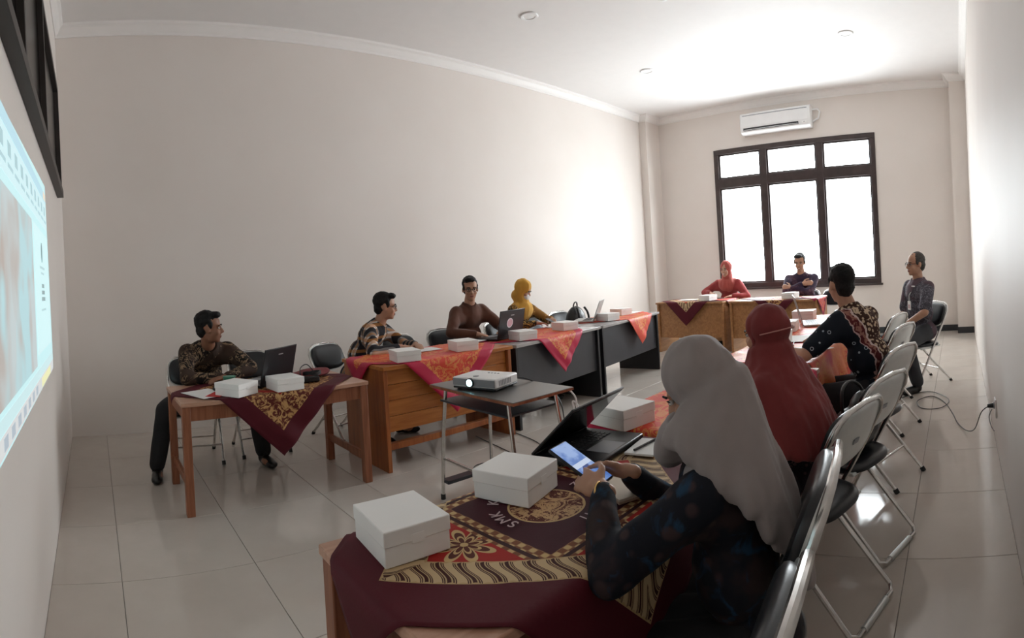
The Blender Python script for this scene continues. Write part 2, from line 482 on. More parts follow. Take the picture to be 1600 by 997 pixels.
# downlights and detector
for k, (x, y) in enumerate([(4.3, 4.0), (6.67, 4.03), (6.8, 1.27)]):
    lab = ['round white recessed downlight in the ceiling above the yellow headscarf', 'round white recessed downlight in the ceiling near the far corner column', 'round white recessed downlight in the ceiling between air conditioner and right wall'][k]
    d = thing('downlight', lab, 'ceiling light', (x, y, ZC), 0, 'recessed downlights')
    MB().lathe([(0.062, 0.0), (0.095, 0.0), (0.1, -0.006), (0.09, -0.014), (0.066, -0.012), (0.062, -0.006)], 28).build('trim_ring', M['white_plastic'], d)
    MB().lathe([(0.062, 0.0), (0.062, -0.006), (0.03, -0.009), (0.002, -0.0095)], 24).build('diffuser', M['paper'], d)
sd = thing('smoke_detector', 'small white round smoke detector on the ceiling', 'smoke detector', (4.93, 2.74, ZC))
MB().lathe([(0.07, 0.0), (0.07, -0.012), (0.055, -0.03), (0.05, -0.045), (0.03, -0.055), (0.002, -0.057)], 24).build('body', M['white_plastic'], sd)
MB().lathe([(0.072, -0.012), (0.073, -0.016), (0.071, -0.02)], 24).build('vent_ring', M['grey_plastic'], sd)
# wall socket with plugs
so = thing('wall_socket', 'white wall socket with plugged-in cable low on the right wall', 'socket', (3.56, YR, 0.3))
MB().box(-0.045, 0.045, 0, 0.012, -0.06, 0.06).build('plate', M['white_plastic'], so, 0.004)
MB().cyl((0, 0.010, 0.015), (0, 0.02, 0.015), 0.022).build('outlet', M['grey_plastic'], so)
MB().cyl((0, 0.018, 0.015), (0, 0.06, 0.012), 0.017, 0.011).build('plug', M['black_plastic'], so)

# projected picture on the wall: thin self-glowing panels stand in for the projector's light, laid out as a slide in an editing window
PY0, PY1, PZ0, PZ1 = 1.30, 3.25, 0.93, 1.98
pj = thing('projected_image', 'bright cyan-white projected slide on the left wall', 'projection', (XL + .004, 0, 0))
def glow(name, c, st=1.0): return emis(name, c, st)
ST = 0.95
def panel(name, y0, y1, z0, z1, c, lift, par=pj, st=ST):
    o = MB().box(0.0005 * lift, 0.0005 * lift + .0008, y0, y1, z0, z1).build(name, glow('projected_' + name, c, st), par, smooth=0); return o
# keystoned outline: right edge leans
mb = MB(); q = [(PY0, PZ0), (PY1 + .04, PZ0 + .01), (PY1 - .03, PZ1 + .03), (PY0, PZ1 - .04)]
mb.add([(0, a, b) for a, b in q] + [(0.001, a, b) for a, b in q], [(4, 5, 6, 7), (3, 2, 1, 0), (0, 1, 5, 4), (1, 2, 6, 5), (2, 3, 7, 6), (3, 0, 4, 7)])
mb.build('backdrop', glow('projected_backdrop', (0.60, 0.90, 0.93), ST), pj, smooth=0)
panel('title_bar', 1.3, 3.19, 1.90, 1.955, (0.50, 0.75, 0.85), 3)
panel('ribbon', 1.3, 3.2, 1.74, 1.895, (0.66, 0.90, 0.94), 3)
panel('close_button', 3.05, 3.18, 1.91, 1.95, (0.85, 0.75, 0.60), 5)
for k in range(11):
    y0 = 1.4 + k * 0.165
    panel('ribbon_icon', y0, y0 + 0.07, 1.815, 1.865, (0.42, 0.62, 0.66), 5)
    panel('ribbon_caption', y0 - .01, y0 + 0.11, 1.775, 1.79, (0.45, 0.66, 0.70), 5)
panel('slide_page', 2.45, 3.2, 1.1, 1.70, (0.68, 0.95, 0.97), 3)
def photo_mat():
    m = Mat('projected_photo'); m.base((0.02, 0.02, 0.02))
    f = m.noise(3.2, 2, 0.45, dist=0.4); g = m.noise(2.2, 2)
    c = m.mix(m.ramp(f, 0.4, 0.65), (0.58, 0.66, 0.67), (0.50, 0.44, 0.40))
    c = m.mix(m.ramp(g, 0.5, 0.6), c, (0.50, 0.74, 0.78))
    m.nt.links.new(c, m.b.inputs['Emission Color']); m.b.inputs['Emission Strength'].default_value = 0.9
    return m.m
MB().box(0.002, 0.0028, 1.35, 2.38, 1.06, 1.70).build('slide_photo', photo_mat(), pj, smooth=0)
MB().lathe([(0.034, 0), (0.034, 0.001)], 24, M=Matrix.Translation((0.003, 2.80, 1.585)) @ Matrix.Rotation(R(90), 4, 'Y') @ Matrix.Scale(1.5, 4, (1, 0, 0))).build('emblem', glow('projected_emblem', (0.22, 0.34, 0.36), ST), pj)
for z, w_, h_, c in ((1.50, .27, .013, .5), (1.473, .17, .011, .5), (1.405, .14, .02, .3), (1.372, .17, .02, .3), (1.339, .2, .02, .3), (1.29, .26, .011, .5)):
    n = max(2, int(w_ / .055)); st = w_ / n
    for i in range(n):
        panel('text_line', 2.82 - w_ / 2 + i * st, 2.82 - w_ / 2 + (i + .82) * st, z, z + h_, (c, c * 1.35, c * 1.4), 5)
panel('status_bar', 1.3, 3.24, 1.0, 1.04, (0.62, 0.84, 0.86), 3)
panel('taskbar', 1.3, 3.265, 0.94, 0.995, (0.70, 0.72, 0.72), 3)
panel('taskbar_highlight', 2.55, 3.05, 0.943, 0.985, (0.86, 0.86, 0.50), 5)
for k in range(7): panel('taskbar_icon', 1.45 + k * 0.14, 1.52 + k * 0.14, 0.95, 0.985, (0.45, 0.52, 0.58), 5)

# ================================================================ tables
def student_table(label, x0, x1, y0, y1, z, group=None):
    cx, cy = (x0 + x1) / 2, (y0 + y1) / 2; a, b = (x1 - x0) / 2, (y1 - y0) / 2
    t = thing('wooden_table', label, 'table', (cx, cy, 0), 0, group)
    MB().box(-a, a, -b, b, z - .025, z).build('tabletop', M['wood_top'], t, 0.004)
    for s in (-1, 1):
        MB().box(-a + .05, a - .05, s * (b - .035) - .011, s * (b - .035) + .011, z - .115, z - .025).build('apron', M['wood_red'], t, 0.002)
        MB().box(s * (a - .035) - .011, s * (a - .035) + .011, -b + .05, b - .05, z - .115, z - .025).build('apron', M['wood_red'], t, 0.002)
        MB().box(s * (a - .035) - .012, s * (a - .035) + .012, -b + .055, b - .055, 0.15, 0.20).build('stretcher', M['wood_red'], t, 0.003)
        for s2 in (-1, 1):
            MB().box(s * (a - .032) - .026, s * (a - .032) + .026, s2 * (b - .032) - .026, s2 * (b - .032) + .026, 0, z - .025).build('leg', M['wood_red'], t, 0.004)
    return t
def panel_desk(name, label, loc, rz, L, D, z, mt, ms, mp, p0=0.22, rail=False, cab=False):
    """office desk; local -Y is the visitor side with the modesty panel"""
    t = thing(name, label, 'desk', loc, rz); a, b = L / 2, D / 2
    MB().box(-a, a, -b, b, z - .028, z).build('tabletop', mt, t, 0.003)
    for s in (-1, 1):
        MB().box(s * (a - .025) - .016, s * (a - .025) + .016, -b + .02, b - .02, 0.0, z - .028).build('side_panel', ms, t, 0.002)
    if rail:
        hh = (z - .028 - p0) / 4
        for k in range(4): MB().box(-a + .041, a - .041, -b + .05 + .002 * (k % 2), -b + .068, p0 + k * hh + .001, p0 + (k + 1) * hh - .001).build('front_board', mp, t, 0.003)
    else: MB().box(-a + .041, a - .041, -b + .05, -b + .068, p0, z - .028).build('front_panel', mp, t, 0.002)
    if rail:
        MB().box(-a + .041, a - .041, -b + .06, -b + .11, 0.14, 0.185).build('foot_rail', ms, t, 0.003)
    if cab:
        MB().box(a - .46, a - .041, -b + .07, b - .03, 0.18, z - .028).build('drawer_cabinet', mp, t, 0.003)
        p = MB().box(a - .009, a - .003, -b + .08, b - .08, 0.16, z - .09).build('end_panel', mp, t, 0.003)
    return t
student_table('red-brown wooden table with maroon batik cloth beside the projection wall', 0.50, 1.76, 3.30, 3.96, 0.68)
student_table('wooden table under the maroon cloth with printed medallion', 0.49, 1.62, 0.71, 1.22, 0.74)
panel_desk('office_desk', 'orange-brown wooden desk with front panel and red batik cloth', (2.53, 3.68, 0), 0, 1.24, 0.66, 0.745, M['wood_orange'], M['wood_orange_v'], M['wood_orange'], 0.27, True)
panel_desk('office_desk', 'black office desk next to the orange-brown wooden desk', (3.865, 3.75, 0), R(5), 1.34, 0.62, 0.735, M['grey_top'], M['black_board'], M['dark_board'], 0.28)
panel_desk('office_desk', 'black office desk at the window end of the long row', (5.285, 3.90, 0), R(7), 1.44, 0.62, 0.735, M['grey_top'], M['black_board'], M['dark_board'], 0.28)
panel_desk('office_desk', 'brown wooden head desk with panelled end under maroon-and-gold cloth', (7.47, 3.86, 0), R(-90), 1.12, 0.62, 0.755, M['wood_brown'], M['wood_brown'], M['wood_brown'], 0.22, False, True)
panel_desk('office_desk', 'brown wooden head desk in front of the man with folded arms', (7.47, 2.56, 0), R(-90), 1.30, 0.62, 0.755, M['wood_brown'], M['wood_brown'], M['wood_brown'], 0.22)
student_table('wooden table behind the wine red headscarf, covered by red cloth', 1.66, 2.84, 0.76, 1.36, 0.745)
student_table('wooden table at the batik shirt man, covered by red cloth', 2.88, 3.90, 0.84, 1.44, 0.745)
student_table('wooden table with grey laptop, nearest the head desks', 3.95, 5.35, 0.98, 1.58, 0.745)

# projector stand: small study table on chrome legs
pt = thing('projector_table', 'small dark-topped table with chrome legs carrying the projector', 'table', (2.11, 2.39, 0), R(-3))
MB().box(-.22, .22, -.39, .39, .682, .70).build('tabletop', [M['dark_top']], pt, 0.004)
e = MB(); 
for x0, x1, y0, y1 in ((-.2215, -.2195, -.391, .391), (.2195, .2215, -.391, .391), (-.22, .22, -.3915, -.3895), (-.22, .22, .3895, .3915)): e.box(x0, x1, y0, y1, .683, .697)
e.build('edge_band', M['wood_red'], pt, smooth=0)
MB().box(-.19, .19, -.30, .33, .60, .612).build('shelf', M['dark_board'], pt, 0.003)
for sx in (-1, 1):
    for sy in (-1, 1):
        MB().tube([(sx * .17, sy * .29, .682), (sx * .18, sy * .33, .4), (sx * .19, sy * .36, .012)], .0115, 10).build('leg', M['chrome'], pt)
        MB().cyl((sx * .19, sy * .36, 0), (sx * .19, sy * .36, .03), .015).build('foot_cap', M['rubber'], pt)
MB().box(-.185, .185, .30, .37, .10, .12).build('footrest', M['dark_board'], pt, 0.003)
MB().cyl((-.18, -.34, .25), (-.18, .34, .25), .009).build('stretcher', M['chrome'], pt)

# ================================================================ batik cloths
def cloth_uv(m):
    n = m.node('ShaderNodeSeparateXYZ'); m.link(m.coord('UV'), n.inputs[0])
    return S(m.nt, n.outputs[0]) * 2.0 - 1.0, S(m.nt, n.outputs[1]) * 2.0 - 1.0
def mottle(m, scale, lo, hi, ca, cb, dist=1.5):
    f = m.noise(scale, 4, 0.6, 'UV', dist)
    return m.mix(m.ramp(f, lo, hi), ca, cb)
def weave(m): m.bump(m.noise(120, 2, kind='UV'), 0.12, 0.002)
MAR, RED, GOLD, DK = (0.085, 0.006, 0.014), (0.40, 0.018, 0.014), (0.60, 0.42, 0.20), (0.05, 0.008, 0.006)
def cloth_a(name, medal=False):
    """maroon border, twisted gold band, red field, dark inner lozenge"""
    m = Mat(name); m.set(0.65, spec=0.25); u, v = cloth_uv(m)
    d = u.abs().max(v.abs()); g = u.abs() + v.abs()
    # twisted parang rope: slanted cream lobes outlined dark
    run = (u.abs().gt(v.abs()) * v + v.abs().gt(u.abs()) * u)
    across = (d - 0.6375) / 0.0875
    wv = (run * 62.0 + across * 2.1 + (across * 2.6).sin() * 1.1 + m.noise(9, 2, kind='UV') * 2.5)
    lobe = wv.sin(); thin = (wv * 3.0 + 1.2).sin()
    rope = m.mix(m.ramp(lobe, -0.35, -0.15), DK, (0.58, 0.43, 0.25))
    rope = m.mix(((lobe - 0.1).abs().lt(0.16)), rope, DK)
    rope = m.mix(((lobe + 0.72).abs().lt(0.14)), rope, (0.50, 0.36, 0.20))
    edge = (across.abs() + (run * 124.0).sin() * 0.05).gt(0.90)
    rope = m.mix(edge, rope, (0.5, 0.35, 0.18))
    field = mottle(m, 4, 0.3, 0.7, tuple(x * 0.85 for x in RED), RED)
    # flowers in the four corners of the red field
    fu, fv = u.abs() - 0.40, v.abs() - 0.40
    rr = (fu * fu + fv * fv).sqrt(); an = fu.atan2(fv)
    pet = (an * 4.0).sin().abs() * 0.10 + 0.05
    ring = ((rr - pet).abs()).lt(0.016).max(rr.lt(0.02)).max(((rr - pet * 0.55).abs()).lt(0.009))
    inside = rr.lt(pet)
    field = m.mix(inside, field, (0.10, 0.02, 0.012))
    field = m.mix(ring, field, GOLD)
    # inner lozenge with double beaded border
    lo = g - 0.58
    bead = ((u - v) * 60.0).sin() * ((u + v) * 60.0).sin()
    bd = m.mix(m.ramp(bead, -0.3, 0.1), GOLD, (0.2, 0.07, 0.03))
    inn = (0.052, 0.006, 0.014)
    c = m.mix(g.lt(0.66), field, bd)
    c = m.mix((lo - 0.03).abs().lt(0.018), c, (0.04, 0.008, 0.01))
    c = m.mix(g.lt(0.52), c, inn)
    if medal:
        r2 = (u * u + v * v).sqrt()
        gt = m.noise(14, 5, 0.7, 'UV', 2.5)
        md = m.mix(m.ramp((gt * 26.0).sin(), -0.2, 0.3), (0.11, 0.02, 0.012), (0.58, 0.36, 0.18))
        c = m.mix(r2.lt(0.205 + 0.0), c, md)
        c = m.mix((r2 - 0.205).abs().lt(0.006), c, GOLD)
    else:
        c = m.mix(g.lt(0.3), c, mottle(m, 16, 0.45, 0.55, GOLD, DK))
    c = m.mix(d.gt(0.55), c, rope)
    c = m.mix(d.gt(0.725), c, MAR)
    m.base(c); weave(m); return m.m
def cloth_a2(name):
    m = Mat(name); m.set(0.65, spec=0.25); u, v = cloth_uv(m); d = u.abs().max(v.abs())
    gm = mottle(m, 17, 0.44, 0.54, (0.52, 0.30, 0.12), (0.10, 0.014, 0.01), 2.5)
    c = m.mix(d.lt(0.46), gm, mottle(m, 4, 0.3, 0.7, (0.30, 0.012, 0.01), (0.42, 0.025, 0.015)))
    c = m.mix(d.lt(0.32), c, gm)
    c = m.mix(d.gt(0.77), c, MAR)
    m.base(c); weave(m); return m.m
def cloth_b(name, border=(0.50, 0.012, 0.06), base=(0.68, 0.06, 0.028)):
    m = Mat(name); m.set(0.5, spec=0.35); u, v = cloth_uv(m); d = u.abs().max(v.abs())
    f = m.noise(7, 4, 0.6, 'UV', 2.0)
    body = m.mix(m.ramp((f * 30.0).sin(), 0.2, 0.7), base, (0.72, 0.24, 0.07))
    body = m.mix(m.ramp(m.noise(2.6, 2, kind='UV'), 0.5, 0.62), body, (0.60, 0.02, 0.045))
    gold = mottle(m, 22, 0.42, 0.55, (0.72, 0.30, 0.07), (0.60, 0.04, 0.03), 2.0)
    c = m.mix(d.gt(0.70), body, gold)
    wob = (d + m.noise(30, 1, kind='UV') * 0.03)
    c = m.mix(wob.gt(0.85), c, border)
    m.base(c); weave(m); return m.m
M['cloth_a'] = cloth_a('maroon_batik_gold_rope'); M['cloth_med'] = cloth_a('maroon_batik_medallion', True)
M['cloth_a2'] = cloth_a2('maroon_batik_gold_floral'); M['cloth_b'] = cloth_b('red_orange_batik')
M['cloth_c'] = cloth_b('orange_batik', (0.70, 0.10, 0.06), (0.70, 0.17, 0.06))
M['cloth_m'] = cloth_b('magenta_batik', (0.28, 0.01, 0.06), (0.38, 0.02, 0.09))

def cloth(label, mat, loc, rz, c, half, z, lim, rot=45, n=56, group='batik table cloths', asp=1.0, waves=1.0, seed=0):
    """square cloth lying on a table; whatever passes the table limits (x0,x1,y0,y1, local) hangs down"""
    x0, x1, y0, y1 = lim; s = half / math.sqrt(2) if rot == 45 else half
    ca, sa = math.cos(R(rot)), math.sin(R(rot)); vs = []; uvs = []
    e = 0.006; rad = 0.015
    def drop(over):
        """arc then vertical: returns outward, down"""
        q = rad * PI / 2
        if over <= 0: return over, 0.0
        if over < q: a = over / rad; return rad * math.sin(a), rad * (1 - math.cos(a))
        return rad, rad + over - q
    for j in range(n + 1):
        for i in range(n + 1):
            u, v = -1 + 2 * i / n, -1 + 2 * j / n
            px, py = c[0] + (u * ca - v * sa) * s, c[1] + (u * sa + v * ca) * s * asp
            dz = 0.0; X, Y = px, py; h = 0.0
            if px < x0 + e: o, k = drop(x0 + e - px); X = x0 + e - o; dz = max(dz, k)
            if px > x1 - e: o, k = drop(px - x1 + e); X = x1 - e + o; dz = max(dz, k)
            if py < y0 + e: o, k = drop(y0 + e - py); Y = y0 + e - o; dz = max(dz, k)
            if py > y1 - e: o, k = drop(py - y1 + e); Y = y1 - e + o; dz = max(dz, k)
            nz = noise.noise(Vector((px * 5 + seed, py * 5, 1.3)))
            if dz > 0.02:
                w_ = min(1, (dz - .02) * 4) * (0.012 * math.sin((px + py) * 19 + seed) + 0.008 * (nz + 1)) * waves
                if Y < y0: Y -= abs(w_) + .004
                elif Y > y1: Y += abs(w_) + .004
                if X < x0: X -= abs(w_) + .004
                elif X > x1: X += abs(w_) + .004
                zz = z - dz + .0035
            else:
                rid = abs(noise.noise(Vector((px * 3.1 + 7 + seed, py * 3.1, 4.0))))
                zz = z + .003 - dz + 0.004 * max(0, nz) + 0.012 * max(0, 0.10 - rid) * 4 * waves * (1 if dz == 0 else 0)
            vs.append((X, Y, zz)); uvs.append((i / n, j / n))
    fs = [(j * (n + 1) + i, j * (n + 1) + i + 1, (j + 1) * (n + 1) + i + 1, (j + 1) * (n + 1) + i) for j in range(n) for i in range(n)]
    me = bpy.data.meshes.new('table_cloth'); me.from_pydata(vs, [], fs)
    ul = me.uv_layers.new(name='UVMap')
    for l in me.loops: ul.data[l.index].uv = uvs[l.vertex_index]
    me.shade_smooth(); me.materials.append(mat)
    o = bpy.data.objects.new('table_cloth', me); C.objects.link(o); o.location = (*loc[:2], 0); o.rotation_euler = (0, 0, rz)
    k = o.modifiers.new('thick', 'SOLIDIFY'); k.thickness = 0.0016; k.offset = 1
    return tag(o, label, 'table cloth', group)
cloth('maroon batik cloth with gold floral band hanging off the table by the projection wall', M['cloth_a2'], (1.13, 3.63), 0, (0.0, -0.02), 0.70, 0.68, (-.63, .63, -.33, .33))
near_cloth = cloth('maroon cloth printed with a round gold medallion and white lettering', M['cloth_med'], (1.055, 0.965), 0, (-0.035, 0.03), 0.68, 0.74, (-.565, .565, -.255, .255), n=72, waves=.35)
cloth('red batik cloth with magenta border on the orange-brown desk', M['cloth_b'], (2.53, 3.68), 0, (-0.02, 0.05), 0.80, 0.745, (-.62, .62, -.33, .33), seed=3)
cloth('red batik cloth with gold zigzag hanging off the black desk beside the wooden one', M['cloth_b'], (3.865, 3.75), R(5), (-0.02, 0.06), 0.72, 0.735, (-.67, .67, -.31, .31), seed=5)
cloth('plain orange batik cloth hanging off the black desk at the window end', M['cloth_c'], (5.285, 3.90), R(7), (0.16, 0.08), 0.72, 0.735, (-.72, .72, -.31, .31), seed=8)
cloth('maroon cloth with gold rope border on the panelled head desk', M['cloth_a'], (7.47, 3.86), R(-90), (-0.03, 0.06), 0.72, 0.755, (-.56, .56, -.31, .31), seed=2)
cloth('maroon batik cloth hanging off the head desk of the folded-arms man', M['cloth_a2'], (7.47, 2.56), R(-90), (0.05, 0.08), 0.68, 0.755, (-.65, .65, -.31, .31), seed=4)
cloth('magenta batik cloth hanging over the corner of the panelled head desk', M['cloth_m'], (7.47, 3.86), R(-90), (0.50, 0.02), 0.26, 0.760, (-.56, .56, -.31, .31), seed=6)
cloth('magenta batik cloth hanging off the free end of the head desks', M['cloth_m'], (7.47, 2.56), R(-90), (0.62, -0.05), 0.30, 0.760, (-.65, .65, -.31, .31), seed=9)
cloth('red batik cloth on the table behind the wine red headscarf', M['cloth_b'], (2.25, 1.06), 0, (0.0, 0.05), 0.86, 0.745, (-.59, .59, -.30, .30), seed=11)
cloth('red batik cloth hanging straight down beside the batik shirt man', M['cloth_c'], (3.39, 1.14), 0, (0.04, -0.13), 0.50, 0.745, (-.51, .51, -.30, .30), rot=0, seed=12, asp=1.05, waves=1.6)
cloth('red batik cloth under the grey laptop near the head desks', M['cloth_b'], (4.65, 1.28), 0, (-0.05, 0.0), 0.80, 0.745, (-.70, .70, -.30, .30), seed=14)

# lettering printed around the medallion (flat print, a part of the near cloth)
M['print'] = plain('pale_pink_print', (0.62, 0.48, 0.50), 0.7)
def letters(text, r, a0, step, inward, size):
    for i, ch in enumerate(text):
        if ch == ' ': continue
        mb = MB()
        cu = bpy.data.curves.new('t', 'FONT'); cu.body = ch; cu.size = size; cu.align_x = 'CENTER'; cu.align_y = 'CENTER'; cu.extrude = 0.0004
        o = bpy.data.objects.new('t', cu); C.objects.link(o)
        me = bpy.data.meshes.new_from_object(o.evaluated_get(bpy.context.evaluated_depsgraph_get()))
        a = a0 + step * i
        Mx = Matrix.Translation((-.035 + r * math.cos(a), .03 + r * math.sin(a), 0.7515)) @ Matrix.Rotation(a + (PI / 2 if inward else -PI / 2), 4, 'Z')
        mb.add([v.co.copy() for v in me.vertices], [tuple(p.vertices) for p in me.polygons], 0, Mx)
        bpy.data.objects.remove(o); bpy.data.curves.remove(cu); bpy.data.meshes.remove(me)
        mb.build('letter', M['print'], near_cloth, smooth=0)
rb = R(-44)
letters('SMK KA', 0.137, R(232) + rb, R(-15), False, 0.044)
letters('Jl. Kartini N', 0.137, R(-52) + rb, R(8.6), True, 0.034)
# ================================================================ chairs
def squircle_pad(w, h, t, bow, n=18, m=12, front=True):
    """cushion in the XZ plane, bulging to +Y (front) with a flat back"""
    mb = MB(); ring = []
    N = 40
    out = []
    for k in range(N):
        a = 2 * PI * k / N; c, s = math.cos(a), math.sin(a); p = 3.2
        out.append((w * math.copysign(abs(c) ** (2 / p), c), h * math.copysign(abs(s) ** (2 / p), s)))
    levels = [(1.0, 0.0), (1.0, 0.35), (0.97, 0.62), (0.88, 0.85), (0.7, 0.96), (0.4, 1.0)]
    vs = []; fs = []
    for sc, ty in levels:
        for x, z in out:
            X, Z = x * sc, z * sc; vs.append((X, ty * t + bow * (X / w) ** 2, Z))
    L = len(levels)
    for i in range(L - 1):
        for k in range(N): fs.append((i * N + k, i * N + (k + 1) % N, (i + 1) * N + (k + 1) % N, (i + 1) * N + k))
    vs.append((0, t, 0)); c = len(vs) - 1
    for k in range(N): fs.append(((L - 1) * N + k, (L - 1) * N + (k + 1) % N, c))
    vs.append((0, 0.0, 0)); c = len(vs) - 1
    for k in range(N): fs.append(((k + 1) % N, k, c))
    mb.add(vs, fs); return mb
def chair_base(label, foot):
    t = thing('folding_chair', label, 'chair', (0, 0, 0), 0, 'folding chairs')
    hw = 0.205
    # main frame: from front feet up past the seat to the arched back
    pts = [(-hw, .235, .012), (-hw, .20, .06), (-hw, 0.03, .38), (-hw, -.13, .66), (-hw + .005, -.20, .79), (-hw + .03, -.222, .845), (-hw + .08, -.235, .875)]
    full = pts + [(0, -.24, .885)] + [(-x, y, z) for x, y, z in reversed(pts)]
    MB().tube(full, 0.0115, 10).build('main_frame', M['chrome'], t)
    # rear leg frame
    w2 = hw - .028
    if foot == 'bar':
        q = [(-w2, .13, .425), (-w2, .02, .30), (-w2, -.22, .03), (-w2 + .03, -.238, .012)]
        q2 = q + [(-x, y, z) for x, y, z in reversed(q)]
        MB().tube(q2, 0.0115, 10).build('rear_leg_frame', M['chrome'], t)
        MB().cyl((-.10, -.238, .012), (.10, -.238, .012), .0145).build('floor_bar_sleeve', M['silver'], t)
    else:
        for s in (-1, 1):
            MB().tube([(s * w2, .13, .425), (s * w2, .02, .29), (s * w2, -.235, .01)], 0.0115, 10).build('rear_leg', M['chrome'], t)
            MB().cyl((s * w2, -.222, .024), (s * w2, -.238, 0.0), .0155).build('rubber_cap', M['rubber'], t)
        MB().cyl((-w2, -.10, .158), (w2, -.10, .158), .008).build('rear_crossbar', M['chrome'], t)
    for s in (-1, 1):
        MB().cyl((s * hw, .226, .03), (s * hw, .238, 0.0), .0155).build('rubber_cap', M['rubber'], t)
        MB().box(s * (hw - .014) - .004, s * (hw - .014) + .004, -.02, .16, .405, .43).build('hinge', M['silver'], t, 0.002)
    MB().cyl((-hw, .16, .15), (hw, .16, .15), .008).build('front_crossbar', M['chrome'], t)
    # seat: pan and cushion
    Mx = Matrix.Translation((0, .06, .435)) @ Matrix.Rotation(R(3), 4, 'X') @ Matrix.Rotation(R(90), 4, 'X')
    sp = squircle_pad(.195, .20, .04, 0.0); sp.v = [tuple(Mx @ Vector(v)) for v in sp.v]; sp.f = [f for f in sp.f]
    # rotate so that the bulge points up
    sp.v = [(x, y, 2 * .435 - z) if False else (x, y, z) for x, y, z in sp.v]
    se = sp.build('seat', M['vinyl'], t)
    pn = MB().box(-.175, .175, -.11, .23, .415, .433).build('seat_pan', M['silver'], t, 0.006)
    # backrest: steel shell behind, cushion in front
    Mb = Matrix.Translation((0, -.182, .745)) @ Matrix.Rotation(R(22), 4, 'X')
    def bk(w_, h_, t_, bow, y0, name, mat):
        p = squircle_pad(w_, h_, t_, bow); p.v = [tuple(Mb @ Vector((x, y + y0, z))) for x, y, z in p.v]
        return p.build(name, mat, t)
    bk(.190, .130, .034, .012, .004, 'backrest', M['vinyl'])
    sh = squircle_pad(.198, .138, .022, -.012); sh.v = [tuple(Mb @ Vector((x, -y + .006, z))) for x, y, z in sh.v]
    sh.f = [f[::-1] for f in sh.f]
    so_ = sh.build('back_shell', M['silver'], t)
    lb = MB().box(-.02, .02, -.0195, -.0165, -.03, -.008, M=Mb).build('maker_plate', M['grey_plastic'], t)
    return t
chair_bar = chair_base('x', 'bar'); chair_cap = chair_base('x', 'cap')
used = {}
def chair(kind, loc, rz, label, group=None):
    o = chair_(kind, loc, rz, label, group)
    if group == RG: o.scale = (.96, .96, .91) if loc[0] > 1.5 else (1, 1, 1)
    return o
def chair_(kind, loc, rz, label, group=None):
    src = chair_bar if kind == 'bar' else chair_cap
    if kind not in used:
        used[kind] = 1; src.location = (*loc, 0); src.rotation_euler = (0, 0, rz); src['label'] = label; src['group'] = group or 'folding chairs'
        return src
    return dup(src, (*loc, 0), rz, label, group or 'folding chairs')
# row by the right wall (backs towards the wall)
RG = 'folding chairs by the right wall'
chair('bar', (0.67, 0.475), R(6), 'empty folding chair at the near table with the medallion cloth', RG)
chair('bar', (1.17, 0.53), R(9), 'folding chair under the woman in the grey headscarf', RG)
chair('bar', (2.03, 0.58), R(-17), 'folding chair under the woman in the wine red headscarf', RG)
chair('bar', (2.50, 0.53), R(-21), 'folding chair holding a black leather bag', RG)
chair('cap', (3.24, 0.54), R(-22), 'folding chair under the man in black and brown batik', RG)
chair('cap', (4.16, 0.62), R(-18), 'empty folding chair just beyond the man in black and brown batik', RG)
chair('cap', (4.86, 0.74), R(-16), 'empty folding chair in front of the seated man with name card', RG)
chair('cap', (5.59, 0.41), R(40), 'folding chair under the man wearing a name card', RG)
# row by the long wall (cushions towards the room)
LG = 'folding chairs along the long wall'
for x, y, a, lab in [(0.78, 4.46, 174, 'folding chair under the man leaning over the table by the projection wall'),
                     (1.33, 4.50, 180, 'empty black folding chair behind the open black laptop by the projection wall'),
                     (2.12, 4.50, 196, 'black folding chair under the man in the chequered shirt'),
                     (2.86, 4.50, 180, 'empty black folding chair between chequered shirt and brown shirt'),
                     (3.42, 4.52, 180, 'black folding chair under the man in the brown shirt'),
                     (4.22, 4.54, 184, 'black folding chair under the woman in the yellow headscarf'),
                     (4.72, 4.52, 180, 'empty black folding chair right beside the yellow headscarf'),
                     (5.38, 4.62, 176, 'black folding chair carrying a black backpack')]:
    chair('cap', (x, y), R(a), lab, LG)
HG = 'folding chairs at the head desks'
chair('cap', (8.22, 3.56), R(90), 'folding chair under the laughing woman at the head desk', HG)
chair('cap', (8.24, 2.38), R(90), 'folding chair under the man with folded arms', HG)
chair('cap', (8.12, 1.98), R(75), 'empty folding chair beside the man with folded arms', HG)

# ================================================================ lunch boxes
box_src = []
def lunch_box(x, y, z, rz, label, s=1.0):
    if not box_src:
        t = thing('lunch_box', label, 'box', (x, y, z), rz, 'white cardboard lunch boxes')
        MB().box(-.092, .092, -.10, .10, 0, .052).build('tray', M['card'], t, 0.002)
        mb = MB(); a, b = .0945, .1025
        mb.box(-a, a, -b, b, .045, .081); mb.build('lid', M['card'], t, 0.0025)
        MB().box(-.018, .018, -.1035, -.1022, .04, .062).build('tuck_flap', M['card'], t, 0.0005)
        box_src.append(t); return t
    o = dup(box_src[0], (x, y, z), rz, label, 'white cardboard lunch boxes'); o.scale = (1, 1, 1); return o
lunch_box(0.645, 1.095, .747, R(-6), 'white lunch box at the bare wooden corner of the near table').scale = (.86, .86, .95)
lunch_box(1.03, 1.115, .747, R(14), 'white lunch box standing against the printed medallion').scale = (.86, .86, .95)
lunch_box(1.71, 1.235, .750, R(-10), 'white lunch box behind the open black laptop on the near table').scale = (.92, .92, .95)
lunch_box(0.875, 3.40, .688, R(33), 'white lunch box next to the green cup')
lunch_box(1.20, 3.40, .688, R(4), 'white lunch box next to the black cable bundle')
lunch_box(2.17, 3.47, .752, R(-14), 'white lunch box in front of the chequered shirt man')
lunch_box(2.76, 3.52, .752, R(-16), 'white lunch box in front of the brown shirt man')
